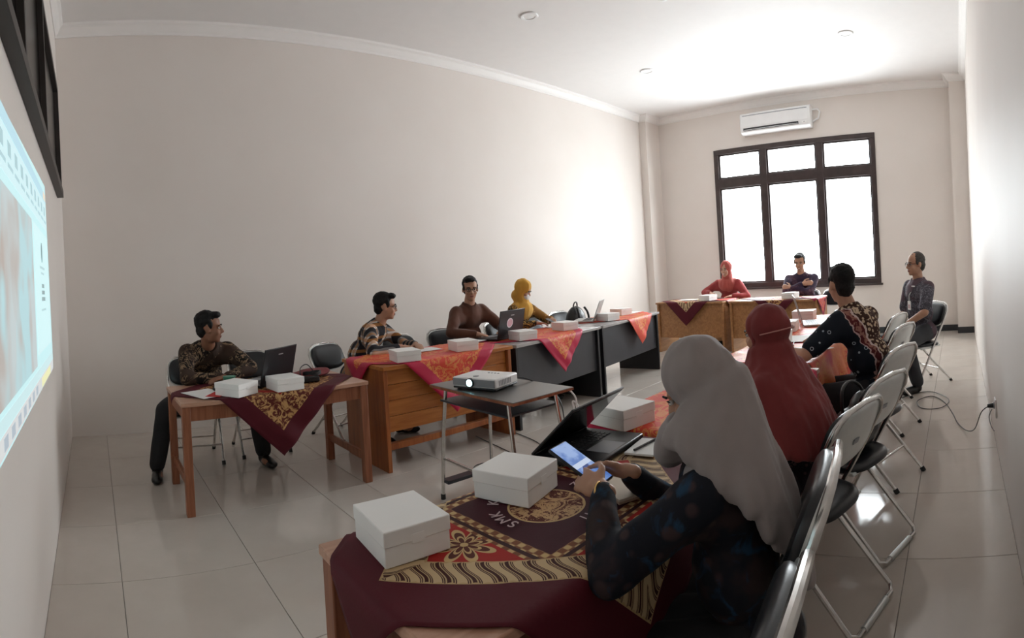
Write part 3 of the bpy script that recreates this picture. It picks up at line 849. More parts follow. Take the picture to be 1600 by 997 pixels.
lunch_box(3.50, 3.58, .742, R(-14), 'white lunch box beside the laptop with the round sticker')
lunch_box(4.20, 3.68, .742, R(-12), 'white lunch box in front of the yellow headscarf woman')
lunch_box(5.04, 3.76, .742, R(-10), 'white lunch box in front of the pale grey laptop')
lunch_box(5.62, 3.98, .742, R(-10), 'white lunch box next to papers at the window end of the row')
lunch_box(7.36, 3.62, .764, R(80), 'white lunch box on the panelled head desk')
lunch_box(7.36, 2.34, .764, R(84), 'white lunch box on the head desk before the folded-arms man')
lunch_box(3.62, 1.27, .753, R(10), 'white lunch box just beyond the wine red headscarf')
lunch_box(4.22, 1.40, .753, R(8), 'white lunch box standing in front of the grey laptop lid')
lunch_box(5.0, 1.46, .753, R(5), 'white lunch box behind the grey laptop')

# ================================================================ laptops
def laptop(label, loc, rz, shell, open_deg=105, w=.36, d=.245, sticker=False, lit=False):
    """local +Y points away from the user (hinge side)"""
    t = thing('laptop', label, 'laptop', loc, rz)
    MB().box(-w / 2, w / 2, -d / 2, d / 2, 0.003, .02).build('base', shell, t, 0.004)
    kb = MB().box(-w / 2 + .03, w / 2 - .03, -.01, d / 2 - .03, .0195, .0206).build('keyboard', M['black_plastic'], t)
    for r_ in range(5):
        for c_ in range(12):
            x = -w / 2 + .034 + c_ * (w - .068) / 12; y = -.007 + r_ * (d / 2 - .026) / 5
            MB().box(x, x + (w - .068) / 12 - .004, y, y + (d / 2 - .026) / 5 - .004, .0205, .0225).build('key', M['key'], kb, smooth=0) if r_ < 5 and lit is not None else None
    MB().box(-.055, .055, -d / 2 + .012, -.022, .0198, .0206).build('touchpad', M['grey_plastic'] if shell is M['laptop_black'] else M['laptop_grey'], t)
    Ml = Matrix.Translation((0, d / 2 - .004, .018)) @ Matrix.Rotation(-R(open_deg - 90), 4, 'X')
    ld = MB().box(-w / 2, w / 2, 0, .008, 0, d - .005, M=Ml).build('lid', shell, t, 0.003)
    MB().box(-w / 2 + .012, w / 2 - .012, -.0012, .0, .018, d - .016, M=Ml).build('display', M['screen_off'], ld, smooth=0)
    MB().box(-.025, .025, .0078, .0088, d * .78, d * .78 + .006, M=Ml).build('logo', M['silver'], ld, smooth=0)
    if sticker:
        Ms = Ml @ Matrix.Translation((.03, .0082, d * .52)) @ Matrix.Rotation(R(-90), 4, 'X')
        st = MB().lathe([(.045, 0), (.045, .0008)], 28, M=Ms).build('round_sticker', plain('white_sticker', (.75, .68, .70), .5), ld)
        MB().lathe([(.036, .0008), (.036, .0013)], 28, M=Ms).build('sticker_centre', plain('pink_sticker_print', (.62, .35, .40), .5), st)
    for s in (-1, 1): MB().cyl((s * .11, d / 2 - .002, .018), (s * .11 + s * .04, d / 2 - .002, .018), .007).build('hinge', M['black_plastic'], t)
    return t
laptop('open black laptop in front of the grey headscarf woman', (1.405, 1.155, .748), R(7), M['laptop_black'], 43, .33, .235)
laptop('open black laptop with its dark lid towards the green cup', (1.14, 3.70, .687), R(214), M['laptop_black'], 104, .36, .25)
laptop('black laptop with a round white and pink sticker on the lid', (3.46, 3.86, .744), R(190), M['laptop_black'], 102, .38, .26, True)
laptop('pale grey laptop with raised lid beside the black backpack', (4.93, 4.00, .742), R(208), M['laptop_grey'], 112, .34, .24)
laptop('grey laptop standing open beside the batik shirt man', (4.60, 1.24, .752), R(20), M['laptop_grey'], 105, .36, .25)

# ================================================================ projector
pr = thing('projector', 'white projector with glowing lens on the dark-topped table', 'projector', (2.06, 2.44, .70), R(14))
MB().box(-.115, .115, -.15, .15, .018, .072).build('body', M['white_plastic'], pr, 0.008)
MB().box(-.113, .113, -.148, .148, .008, .02).build('underside', M['black_plastic'], pr, 0.004)
for sx in (-1, 1):
    for sy in (-1, 1): MB().cyl((sx * .09, sy * .12, 0), (sx * .09, sy * .12, .012), .012).build('foot', M['rubber'], pr)
MB().box(-.118, -.1148, -.145, .145, .026, .066).build('front_grille', M['grey_plastic'], pr, 0.002)
ln = MB().cyl((-.128, .02, .046), (-.112, .02, .046), .026, .026, 24).build('lens_ring', M['black_plastic'], pr)
MB().cyl((-.1295, .02, .046), (-.127, .02, .046), .019, .019, 24).build('lens', emis('lit_projector_lens', (0.45, 0.92, 1.0), 14.0), pr)
for k in range(8): MB().box(-.08 + k * .016, -.072 + k * .016, -.1512, -.1495, .03, .06).build('vent_slot', M['grey_plastic'], pr, smooth=0)
for k in range(4): MB().lathe([(.007, .072), (.006, .0745)], 14, M=Matrix.Translation((.05 + .0 * k, -.06 + k * .022, 0))).build('button', M['grey_plastic'], pr)
MB().lathe([(.018, .0718), (.017, .074)], 18, M=Matrix.Translation((-.06, .02, 0))).build('focus_dial', M['grey_plastic'], pr)
def spl(pts, n=8):
    """Catmull-Rom through the points"""
    P = [Vector(p) for p in pts]; out = []
    for i in range(len(P) - 1):
        a, b, c, d = P[max(i - 1, 0)], P[i], P[i + 1], P[min(i + 2, len(P) - 1)]
        for k in range(n):
            t = k / n; out.append(0.5 * ((2 * b) + (c - a) * t + (2 * a - 5 * b + 4 * c - d) * t * t + (3 * b - a - 3 * c + d) * t ** 3))
    out.append(P[-1]); return out
def cable(label, pts, r=.0035, mat=None):
    return tag(MB().tube(spl(pts), r, 8).build('power_cable', mat or M['black_plastic']), label, 'cable')
cable('black cable from projector drooping over the table edge to the floor', [(2.17, 2.44, .735), (2.30, 2.34, .715), (2.39, 2.18, .60), (2.36, 2.10, .42), (2.40, 2.02, .48), (2.44, 2.08, .56), (2.46, 2.18, .40), (2.52, 2.3, .1), (2.62, 2.5, .006), (2.75, 2.9, .005), (2.9, 3.6, .005)])
cable('white cable looping below the projector table edge', [(2.32, 2.05, .69), (2.36, 2.02, .62), (2.34, 2.0, .5), (2.40, 1.98, .44), (2.44, 2.04, .52), (2.40, 2.08, .58), (2.42, 2.0, .3), (2.46, 1.96, .05), (2.6, 2.05, .006), (2.8, 2.3, .006)], .005, M['white_plastic'])
cable('black cable curled on the floor behind the projector table', [(3.2, 3.6, .005), (3.05, 3.0, .005), (2.7, 2.75, .005), (2.45, 2.85, .005), (2.38, 2.98, .005), (2.5, 3.05, .005), (2.9, 2.85, .006), (3.3, 2.75, .005), (3.6, 2.9, .005), (3.9, 3.4, .005)])
cable('black extension cable snaking over the tiles from the wall socket', [(3.56, YR + .055, .31), (3.60, YR + .10, .26), (3.75, -.06, .10), (3.98, .0, .02), (4.2, .06, .006), (4.45, .10, .005), (4.8, .18, .005), (5.0, .30, .006), (4.85, .42, .006), (4.62, .36, .006), (4.62, .20, .007), (4.85, .14, .012), (5.15, .30, .006), (5.1, .48, .005), (4.9, .62, .005), (4.6, .95, .005)])
cable('short grey cable hanging below the wall socket', [(3.56, YR + .03, .29), (3.57, YR + .05, .24), (3.56, YR + .04, .18), (3.57, YR + .02, .14)], .003, M['grey_plastic'])

# ================================================================ small things on the tables
def sheet(label, x, y, z, w_, d_, rz, mat, t=.001, name='paper_sheet', cat='paper'):
    o = MB().box(-w_ / 2, w_ / 2, -d_ / 2, d_ / 2, 0, t).build(name, mat, None, smooth=0); o.location = (x, y, z); o.rotation_euler = (0, 0, rz)
    return tag(o, label, cat)
sheet('white paper under the black mouse', .70, 3.52, .688, .21, .29, R(20), M['paper'])
sheet('red leaflet beside the black mouse', .76, 3.45, .690, .10, .16, R(-35), M['red_paper'], .001, 'leaflet', 'leaflet')
sheet('white papers at the window end of the long row', 5.84, 4.0, .744, .30, .21, R(5), M['paper'], .006, 'paper_stack')
sheet('white paper before the chequered shirt man', 2.55, 3.82, .756, .30, .21, R(-8), M['paper'])
sheet('white paper before the brown shirt man', 3.12, 3.86, .756, .24, .17, R(10), M['paper'])
sheet('white paper before the yellow headscarf woman', 4.42, 3.90, .744, .30, .21, R(-12), M['paper'])
sheet('white paper behind the wine red headscarf', 2.62, 1.02, .757, .30, .21, R(20), M['paper'])
sheet('white paper at the corner of the red hanging cloth', 3.30, .98, .757, .32, .22, R(-30), M['paper'])
sheet('white paper beyond the elbow of the batik shirt man', 3.78, 1.12, .757, .30, .21, R(10), M['paper'])
sheet('white paper on the panelled head desk', 7.55, 4.05, .764, .21, .30, R(8), M['paper'])
sheet('white paper on the head desk before the folded-arms man', 7.42, 2.78, .764, .21, .30, R(4), M['paper'])
sheet('white paper at the free end of the head desks', 7.45, 2.08, .766, .21, .30, R(-6), M['paper'])
nb = thing('notebook', 'tan notebook under the forearm of the grey headscarf woman', 'notebook', (1.22, .89, .749), R(-25))
MB().box(-.075, .075, -.105, .105, 0, .006).build('cover', M['brown_paper'], nb, .001)
MB().box(-.072, .072, -.102, .102, .006, .011).build('pages', plain('cream_pages', (.66, .58, .48), .7), nb)
nb2 = thing('notebook', 'white notepad with a pen beside the black laptop base', 'notebook', (1.50, .99, .75), R(10))
MB().box(-.075, .075, -.05, .05, 0, .007).build('pages', M['paper'], nb2, .001)
MB().cyl((-.06, .02, .012), (.07, -.01, .012), .004).build('pen', M['black_plastic'], nb2)
pen = MB().cyl((0, 0, 0), (.13, .03, 0), .004).build('pen', M['black_plastic']); pen.location = (3.45, 1.1, .763); tag(pen, 'black pen lying on red cloth near the batik shirt man', 'pen')
tb = MB().box(-.10, .10, -.07, .07, 0, .009).build('tablet', M['laptop_black'], None, .003); tb.location = (7.62, 3.60, .766); tb.rotation_euler = (0, 0, R(80)); tag(tb, 'dark tablet in front of the laughing woman', 'tablet')
# mouse
ms = thing('computer_mouse', 'black computer mouse next to the red leaflet', 'mouse', (.80, 3.58, .689), R(25))
mb = MB().ell((0, 0, .008), (.032, .052, .026)); mb.v = [(x, y, max(z, 0)) for x, y, z in mb.v]; mb.build('shell', M['black_plastic'], ms)
MB().cyl((-.004, .028, .03), (.004, .028, .03), .008).build('wheel', M['grey_plastic'], ms)
# green cup: crumpled wrapper-like water cup
gc = thing('plastic_cup', 'small green plastic cup behind the lunch box by the projection wall', 'cup', (.885, 3.62, .688), 0)
MB().lathe([(.03, 0), (.033, .03), (.042, .075), (.043, .08), (.038, .08), (.03, .02)], 20).build('cup', plain('green_plastic', (.03, .20, .12), .3), gc)
MB().lathe([(.042, .08), (.044, .082), (.02, .084), (.001, .084)], 20).build('lid', plain('pale_green_foil', (.12, .38, .27), .3), gc)
# bundle of cables / black adapter
ad = thing('adapter_bundle', 'black power adapter with coiled cable on the maroon cloth', 'adapter', (1.43, 3.52, .690), R(-12))
MB().box(-.07, .06, -.03, .03, 0, .035).build('adapter', M['black_plastic'], ad, .006)
coil = [(.02 + .06 * math.cos(t) * (1 + .1 * math.sin(3 * t)), .03 + .035 * math.sin(t), .04 + .004 * t / PI + .006 * math.sin(2 * t)) for t in [k * PI / 8 for k in range(0, 49)]]
MB().tube(coil, .004, 8).build('coil', M['black_plastic'], ad)
MB().tube(spl([(-.06, .04, .03), (-.05, .10, .08), (0.0, .13, .10), (.04, .12, .06), (.06, .06, .02)]), .0035, 8).build('loop', M['black_plastic'], ad)
# folded red cloth bundle behind it
fc = thing('folded_cloth', 'folded red and maroon cloth behind the black adapter', 'cloth', (1.50, 3.72, .688), R(-8))
mb = MB()
mb.ell((0, 0, .02), (.16, .10, .022)); mb.ell((.05, .02, .035), (.12, .08, .02)); me = blob_mesh(mb, .012, 3, .006, 14)
mesh_obj('fold', me, plain('maroon_plain_cloth', (.16, .015, .02), .7), fc)
# backpack on the chair by the long wall
bp = thing('backpack', 'black backpack on a chair behind the pale grey laptop', 'bag', (5.38, 4.52, .48), R(180))
mb = MB().ell((0, 0, .2), (.17, .10, .20)).ell((0, .07, .13), (.13, .06, .11)).ell((0, 0, .05), (.17, .10, .06))
mesh_obj('body', blob_mesh(mb, .012, 3, .006, 10), M['leather'], bp)
for s in (-1, 1): MB().tube(spl([(s * .07, .09, .38), (s * .09, .13, .30), (s * .09, .14, .18), (s * .08, .10, .05)]), .014, 8).build('strap', M['black_plastic'], bp)
MB().tube(spl([(-.04, 0, .39), (-.02, .01, .44), (.02, .01, .44), (.04, 0, .39)]), .009, 8).build('handle', M['black_plastic'], bp)
# leather bag on the chair
hb = thing('handbag', 'black leather bag slumped on the folding chair beside the batik shirt man', 'bag', (2.55, .52, .435), R(-20))
mb = MB().ell((0, 0, .09), (.16, .11, .10)).ell((.06, -.02, .16), (.10, .08, .09)).ell((-.08, .03, .05), (.12, .10, .06)).ell((.10, -.05, .20), (.07, .06, .05))
mesh_obj('body', blob_mesh(mb, .01, 2, .012, 11), M['leather'], hb)
MB().tube(spl([(-.10, 0, .12), (-.08, .02, .26), (0, .03, .30), (.08, .02, .27), (.12, 0, .18)]), .008, 8).build('handle', M['leather'], hb)
for x in (-.1, .12): MB().cyl((x, -.012, .14), (x, .012, .14), .012).build('ring', M['chrome'], hb)
# black cap-like speaker on the last table
spk = thing('conference_speaker', 'small black dome on a white tray at the last table of the right row', 'speaker', (5.18, 1.16, .750), 0)
MB().box(-.12, .12, -.09, .09, 0, .012).build('tray', M['paper'], spk, .003)
MB().lathe([(.06, .012), (.06, .02), (.05, .05), (.03, .062), (.002, .065)], 24).build('dome', M['black_plastic'], spk)
# ================================================================ people
def skin_mat(name, c):
    m = Mat(name); m.set(0.5, spec=0.35)
    f = m.noise(14, 4)
    m.base(m.mix(m.ramp(f, 0.3, 0.7), tuple(x * .9 for x in c), tuple(x * 1.08 for x in c)))
    m.b.inputs['Subsurface Weight'].default_value = 0.08; m.b.inputs['Subsurface Radius'].default_value = (0.01, 0.004, 0.002)
    return m.m
SK = {'dark': skin_mat('brown_skin', (.27, .125, .075)), 'mid': skin_mat('tan_skin', (.45, .25, .165)), 'light': skin_mat('light_tan_skin', (.52, .31, .22))}
def hair_mat(name, c):
    m = Mat(name); m.set(0.6, spec=0.2)
    f = m.noise(90, 3, 0.6); m.base(m.mix(m.ramp(f, .3, .7), tuple(x * .6 for x in c), tuple(x * 1.5 for x in c))); m.bump(f, .5, .004); return m.m
HAIR = hair_mat('black_hair', (.010, .009, .009)); HAIRG = hair_mat('greying_hair', (.06, .055, .05))
EYEW = plain('eye_white', (.7, .68, .65), .3); EYED = plain('dark_iris', (.012, .008, .006), .2); LIP = plain('lip', (.30, .10, .085), .5); TEETH = plain('teeth', (.75, .72, .66), .4)
BLACKCLOTH = plain('black_trouser_cloth', (.010, .010, .012), .85, var=.2, bump=.15, bscale=70)
DARKCLOTH = plain('charcoal_trouser_cloth', (.03, .032, .038), .85, var=.2, bump=.15, bscale=70)
SHOE = plain('black_shoe_leather', (.010, .009, .009), .32)
def fabric(name, c, var=.1, rough=.85):
    m = Mat(name); m.set(rough, spec=.2, **{'Sheen Weight': .15})
    f = m.noise(6, 4); m.base(m.mix(m.ramp(f, .3, .7), tuple(x * (1 - var) for x in c), tuple(min(1, x * (1 + var)) for x in c)))
    m.bump(m.noise(130, 2), .15, .002); return m.m
def batik(name, base, motif, alt=None, sc=14, lo=.46, hi=.52, sc2=None, dots=None):
    """cloth printed with scrolls, leaves and dots"""
    m = Mat(name); m.set(.8, spec=.2)
    f = m.noise(sc, 3, .6, dist=2.2)
    c = m.mix(m.ramp((f * 34.0).sin(), .35, .75), base, motif)
    if alt is not None:
        g = m.noise(sc2 or sc * .4, 2, .5, dist=.6); c = m.mix(m.ramp(g, .5, .56), c, alt)
        h = m.vor(sc * 2.2); c = m.mix(m.ramp(h, .16, .12) * m.ramp(g, .44, .5), c, motif)
    if dots is not None:
        h = m.vor(26); c = m.mix(((h - .30).abs()).lt(.06), c, dots)
    m.base(c); m.bump(m.noise(110, 2), .15, .002); return m.m
def plaid():
    m = Mat('chequered_cotton'); m.set(.85, spec=.2)
    x, y, z = m.xyz()
    a, b = (x * 1.0 + y * 1.0) * 18.0, z * 18.0
    sa, sb = (a * 2 * PI / 2).sin(), (b * 2 * PI / 2).sin()
    c = m.mix(m.ramp(sa, .0, .12), (.60, .57, .54), (.022, .02, .024))
    c = m.mix(m.ramp(sb, .0, .12) * .75, c, (.022, .02, .024))
    c = m.mix((sa.lt(-.75)) * .55, c, (.48, .20, .05)); c = m.mix((sb.lt(-.75)) * .55, c, (.48, .20, .05))
    m.base(c); return m.m
def scroll_back():
    """man at the red cloth: curled cream motif on brown down the back, dark blue-black sleeves with rings, pale river line between"""
    m = Mat('black_brown_batik'); m.set(.8, spec=.2); x, y, z = m.xyz()
    n = m.noise(7, 3, .6); v = m.vor(30); rings = ((v * 9.0).sin()).gt(.25)
    brown = m.mix(rings, (.045, .018, .012), (.52, .40, .28))
    v2 = m.vor(17); dots = ((v2 - .16).abs()).lt(.035)
    navy = m.mix(dots, (.008, .011, .018), (.30, .36, .40))
    k = x + (n - .5) * .16 + (z - .8) * .22
    maroon = m.mix(m.ramp((m.noise(11, 3) * 30.0).sin(), .4, .8), (.085, .012, .014), (.30, .14, .11))
    c = m.mix(k.gt(-.045), navy, brown)
    c = m.mix((k + .075).abs().lt(.03), c, maroon)
    c = m.mix((k + .045).abs().lt(.007), c, (.58, .47, .44)); c = m.mix((k + .105).abs().lt(.005), c, (.50, .36, .34))
    m.base(c); return m.m

def dark_floral():
    m = Mat('navy_floral_print'); m.set(.8, spec=.2)
    v = m.vor(22, 'SMOOTH_F1'); n1 = m.noise(9, 3, .6); n2 = m.noise(16, 3, .6, dist=1.0)
    c = m.mix(m.ramp(n1, .45, .62), (.010, .011, .017), (.035, .022, .022))
    c = m.mix(m.ramp(v, .32, .18) * .8, c, (.055, .035, .035)); c = m.mix(m.ramp(n2, .56, .68), c, (.016, .045, .085))
    m.base(c); m.bump(m.noise(110, 2), .15, .002); return m.m
def ik(a, t, l1, l2, hint):
    a, t, hint = Vector(a), Vector(t), Vector(hint); d = t - a; L = min(d.length, (l1 + l2) * .995); d.normalize()
    if (t - a).length > L: t = a + d * L
    x = (l1 * l1 - l2 * l2 + L * L) / (2 * L); h = math.sqrt(max(l1 * l1 - x * x, 1e-6))
    hp = hint - d * hint.dot(d)
    if hp.length < 1e-4: hp = d.orthogonal()
    hp.normalize(); return a + d * x + hp * h, t
def hand(mb, w, d, n, side, curl=.35, s=1.0, spread=.10):
    """wrist w, pointing d, back of hand n, side=+1 right hand"""
    d = Vector(d).normalized(); n = Vector(n); n = (n - d * n.dot(d)).normalized(); x = d.cross(n) * side  # x towards the thumb-less side
    Rm = Matrix((x, d, n)).transposed()
    mb.ell(w + d * .048 * s, (.038 * s, .052 * s, .015 * s), Rm); mb.cap(w - d * .02, w + d * .03 * s, .024 * s, .022 * s)
    for k, (o, L) in enumerate(((-.029, .070), (-.010, .078), (.010, .073), (.028, .058))):
        p = w + d * (.088 - abs(o + .003) * .25) * s + x * o * s; dirv = (d + x * spread * o * 12).normalized(); a = curl * .6
        mb.cap(w + d * .045 * s + x * o * .8 * s, p, .0095 * s, .0092 * s, n=8)
        for f, r0, r1 in ((.45, .0092, .0086), (.30, .0086, .008), (.25, .008, .0068)):
            q = p + (dirv * math.cos(a) - n * math.sin(a)) * L * f * s
            mb.cap(p, q, r0 * s, r1 * s, n=8); p = q; a += curl
    p = w + d * .028 * s - x * .028 * s; q = p + (d * .55 - x * .75 - n * .25).normalized() * .034 * s; r = q + (d * .9 - x * .25 - n * (.2 + .4 * curl)).normalized() * .03 * s
    r2 = r + (d * .95 - n * (.2 + .4 * curl)).normalized() * .024 * s
    mb.cap(w + d * .02 * s - x * .015 * s, p, .016 * s, .014 * s, n=8); mb.cap(p, q, .0135 * s, .0115 * s, n=8); mb.cap(q, r, .0112 * s, .0095 * s, n=8); mb.cap(r, r2, .0095 * s, .0078 * s, n=8)

def person(label, xy, rz, skin, shirt, lower, s=1.0, lean=.2, side=0.0, twist=0.0, head=(0, 0, 0), wr=None, wl=None, sleeve='long', hair=None, glasses=False, scarf=None, scarf_style=None,
           mask=False, feet=None, hand_n=None, curl=.4, smile=False, voxel=.0085, hip_z=.545, collar=True, elbow=None, hair_style='short', lower_long=False, pdir=None, hand_d=None, hood_shift=(0, 0, 0), sitter=None, wide=1.0):
    root = thing('person', label, 'person', (xy[0], xy[1], 0), rz, None)
    Ri = Matrix.Rotation(-rz, 3, 'Z')
    def loc(p): return Ri @ (Vector(p) - Vector((xy[0], xy[1], 0)))
    def ldir(p): return Ri @ Vector(p)
    def dr(a, b=side): return Vector((math.sin(b), math.sin(a) * math.cos(b), math.cos(a) * math.cos(b)))
    H = Vector((0, 0, hip_z)); Wst = H + dr(lean * .6, side * .6) * .18 * s; Ch = Wst + dr(lean) * .20 * s; N = Ch + dr(lean * 1.05) * .15 * s
    tw = Matrix.Rotation(twist, 3, 'Z'); Rt = tw @ Matrix.Rotation(-lean, 3, 'X') @ Matrix.Rotation(side, 3, 'Y')
    Rw = Matrix.Rotation(-lean * .6, 3, 'X')
    sh = {}
    for k in (-1, 1): sh[k] = Ch + dr(lean) * .056 * s + (tw @ Vector((k * .160 * s * wide, 0, 0)))
    hc = N + dr(lean * .55, side * .5) * .105 * s + Vector((0, .015, .03 * s))
    Rh = Matrix.Rotation(head[0], 3, 'Z') @ Matrix.Rotation(-head[1], 3, 'X') @ Matrix.Rotation(head[2], 3, 'Y')
    hs = s * .97
    def hp(p): return hc + Rh @ (Vector(p) * hs)
    # ---- limbs
    arms = {}
    for k, w_ in ((1, wr), (-1, wl)):
        t = loc(w_) if w_ is not None else Vector((k * .16, .30, hip_z + .10))
        hint = ldir(elbow[k]) if elbow and k in elbow else Vector((k * .85, -.25, -.40))
        e, t = ik(sh[k], t, .285 * s, .25 * s, hint); arms[k] = (sh[k], e, t)
    legs = {}
    for k in (-1, 1):
        hj = H + Vector((k * .09 * s, 0.02, -.02)); ft = loc((*feet[k], .085)) if feet and k in feet else Vector((k * .12, .46, .085))
        kn, ft = ik(hj, ft, .43 * s, .41 * s, Vector((k * .15, .5, 1.0))); legs[k] = (hj, kn, ft)
    # ---- body (one surface)
    mb = MB()
    mb.ell(H + Vector((0, -.01, 0)), (.145 * s, .105 * s, .11 * s)); mb.ell(Wst, (.125 * s, .09 * s, .13 * s), Rw); mb.ell(Ch, (.145 * s, .095 * s, .14 * s), Rt)
    mb.cap(sh[-1], sh[1], .05 * s); mb.cap(N - dr(lean) * .03, hp((0, -.015, -.06)), .056 * s, .05 * s)
    for k in (-1, 1):
        a, e, t = arms[k]; mb.cap(a, e, .048 * s, .04 * s); mb.cap(e, t, .039 * s, .026 * s)
        fd = (t - e).normalized(); hn = ldir(hand_n[k]) if hand_n and k in hand_n else Vector((0, .15, 1))
        hd = ldir(hand_d[k]) if hand_d and k in hand_d else fd + Vector((0, 0, -.15))
        hand(mb, t, hd, hn, k, curl, s * .97)
        a, e, t = legs[k]; mb.cap(a, e, .075 * s, .055 * s); mb.cap(e, t, .053 * s, .036 * s); mb.ell(t + Vector((0, .06, -.045)), (.035, .09, .03))
    # head
    mb.ell(hp((0, -.012, .032)), (.074 * hs, .093 * hs, .090 * hs), Rh, 20, 14); mb.ell(hp((0, .022, -.045)), (.058 * hs, .066 * hs, .074 * hs), Rh, 18, 12)
    mb.ell(hp((0, .062, -.098)), (.026 * hs, .022 * hs, .018 * hs), Rh); mb.ell(hp((0, .012, -.085)), (.05 * hs, .05 * hs, .032 * hs), Rh)
    mb.ell(hp((0, .071, .018)), (.05 * hs, .016 * hs, .012 * hs), Rh)
    mb.cap(hp((0, .083, .006)), hp((0, .103, -.030)), .009 * hs, .0125 * hs, n=10)
    for k in (-1, 1):
        mb.ell(hp((k * .011, .093, -.036)), (.0085 * hs, .010 * hs, .008 * hs), Rh); mb.ell(hp((k * .036, .060, -.035)), (.024 * hs, .022 * hs, .022 * hs), Rh)
        if scarf is None: mb.ell(hp((k * .076, -.008, -.012)), (.009 * hs, .019 * hs, .032 * hs), Rh)
    mb.ell(hp((0, .081, -.062)), (.022 * hs, .012 * hs, .0065 * hs), Rh); mb.ell(hp((0, .079, -.074)), (.020 * hs, .013 * hs, .008 * hs), Rh)
    me = blob_mesh(mb, voxel, 2, name='body')
    bo = mesh_obj('body', me, SK[skin], root)
    # ---- face features
    for k in (-1, 1):
        fm = MB()
        fm.ell(hp((k * .031, .077, .000)), (.0135 * hs, .008 * hs, .0068 * hs), Rh, 12, 8, 0); fm.ell(hp((k * .031, .0825, -.0005)), (.0062 * hs, .0042 * hs, .0062 * hs), Rh, 10, 8, 1)
        fm.tube([hp((k * .017, .0835, .004)), hp((k * .031, .0865, .0085)), hp((k * .046, .076, .003))], .0020 * hs, 6, mi=2)
        fm.build('eye', [EYEW, EYED, HAIR], root)
        MB().tube([hp((k * .013, .092, .019)), hp((k * .03, .0895, .025)), hp((k * .05, .076, .019))], .0036 * hs, 8).build('eyebrow', HAIR, root)
    if not mask:
        fm = MB()
        if smile:
            fm.ell(hp((0, .087, -.068)), (.024 * hs, .008 * hs, .009 * hs), Rh, 14, 8, 0); fm.ell(hp((0, .0905, -.0655)), (.018 * hs, .006 * hs, .005 * hs), Rh, 12, 8, 1)
        else:
            fm.ell(hp((0, .0885, -.0635)), (.022 * hs, .006 * hs, .0045 * hs), Rh, 14, 8, 0); fm.ell(hp((0, .0875, -.0705)), (.019 * hs, .006 * hs, .0052 * hs), Rh, 14, 8, 0)
        fm.build('mouth', [LIP, TEETH], root)
    # ---- clothes
    mb = MB(); q = .022
    mb.ell(H + Vector((0, -.012, -.015)), (.168 * s * wide, .128 * s, .115 * s)); mb.ell(Wst + Vector((0, .012, 0)), (.158 * s * wide, .122 * s, .15 * s), Rw); mb.ell(Ch, (.170 * s * wide, .118 * s, .155 * s), Rt)
    mb.cap(sh[-1] + Vector((.012, 0, -.012)), sh[1] + Vector((-.012, 0, -.012)), .066 * s)
    mb.cap(Ch + dr(lean) * .04, N - dr(lean) * .065, .085 * s, .064 * s)
    for k in (-1, 1):
        a, e, t = arms[k]
        if sleeve == 'long':
            mb.cap(a, e, .068 * s, .055 * s); mb.cap(e, e.lerp(t, .93), .054 * s, .038 * s)
        else:
            mb.cap(a, a.lerp(e, .80), .068 * s, .064 * s)
        mb.cap(N - dr(lean) * .07 + Vector((k * .03 * s, -.015, 0)), sh[k], .046 * s, .058 * s); mb.cap(Ch + Vector((k * .07 * s, .0, .0)), a.lerp(e, .38), .085 * s, .058 * s)
        a, e, t = legs[k]; mb.cap(a, a.lerp(e, .22), .092 * s, .088 * s)
    so_ = mesh_obj('shirt', blob_mesh(mb, .011, 7, .0065, 10, stretch=(1, 1, .7)), shirt, root)
    if collar and not scarf:
        cm = MB(); ax = dr(lean * .9)
        b0 = N - ax * .036 * s
        u = Vector((1, 0, 0)); v_ = ax.cross(u).normalized()
        cols = []
        for k in range(25):
            a = PI * .5 + R(20) + (2 * PI - R(40)) * k / 24; dn = -.022 * s * max(0, math.sin(a)) ** 3
            dirv = u * math.cos(a) + v_ * math.sin(a)
            cols.append([q_ + ax * dn for q_ in (b0 + dirv * .064 * s, b0 + dirv * .062 * s + ax * .034 * s, b0 + dirv * .070 * s + ax * .033 * s, b0 + dirv * .096 * s - ax * .016 * s, b0 + dirv * .090 * s - ax * .020 * s)])
        vs = [p for c_ in cols for p in c_]; fs = [(i * 5 + j, i * 5 + (j + 1) % 5, (i + 1) * 5 + (j + 1) % 5, (i + 1) * 5 + j) for i in range(24) for j in range(5)]
        cm.add(vs, fs); cm.build('collar', shirt, root)
    mb = MB(); mb.ell(H + Vector((0, -.015, -.02)), (.165 * s, .125 * s, .098 * s))
    for k in (-1, 1):
        a, e, t = legs[k]; mb.cap(a, e, .094 * s, .076 * s); mb.cap(e, t + Vector((0, 0, .02)), .074 * s, .062 * s)
    if lower_long:
        a, e, t = legs[-1]; a2, e2, t2 = legs[1]
        for f in (0, .5, 1): mb.cap(e.lerp(e2, f), t.lerp(t2, f) + Vector((0, -.02, .02)), .08, .085); mb.cap(a.lerp(a2, f), e.lerp(e2, f), .088, .08)
    mesh_obj('skirt' if lower_long else 'trousers', blob_mesh(mb, .012, 3, .006, 8, stretch=(1, 1, .6)), lower, root)
    for k in (-1, 1):
        a, e, t = legs[k]; fd = Vector((k * .15, 1, 0)).normalized(); X = Vector((fd.y, -fd.x, 0)); g = Vector((t.x, t.y, 0)); Rf = Matrix((X, fd, Vector((0, 0, 1)))).transposed()
        mb = MB(); mb.ell(g + Vector((0, 0, .045)), (.04, .05, .045), Rf); mb.ell(g + fd * .07 + Vector((0, 0, .038)), (.043, .10, .038), Rf); mb.ell(g + fd * .13 + Vector((0, 0, .03)), (.044, .06, .03), Rf); mb.cap(g + Vector((0, 0, .05)), g + Vector((0, 0, .10)), .045, .042)
        me = blob_mesh(mb, .009, 2)
        for v in me.vertices: v.co.z = max(v.co.z, .001)
        shoe = mesh_obj('shoe', me, SHOE, root)
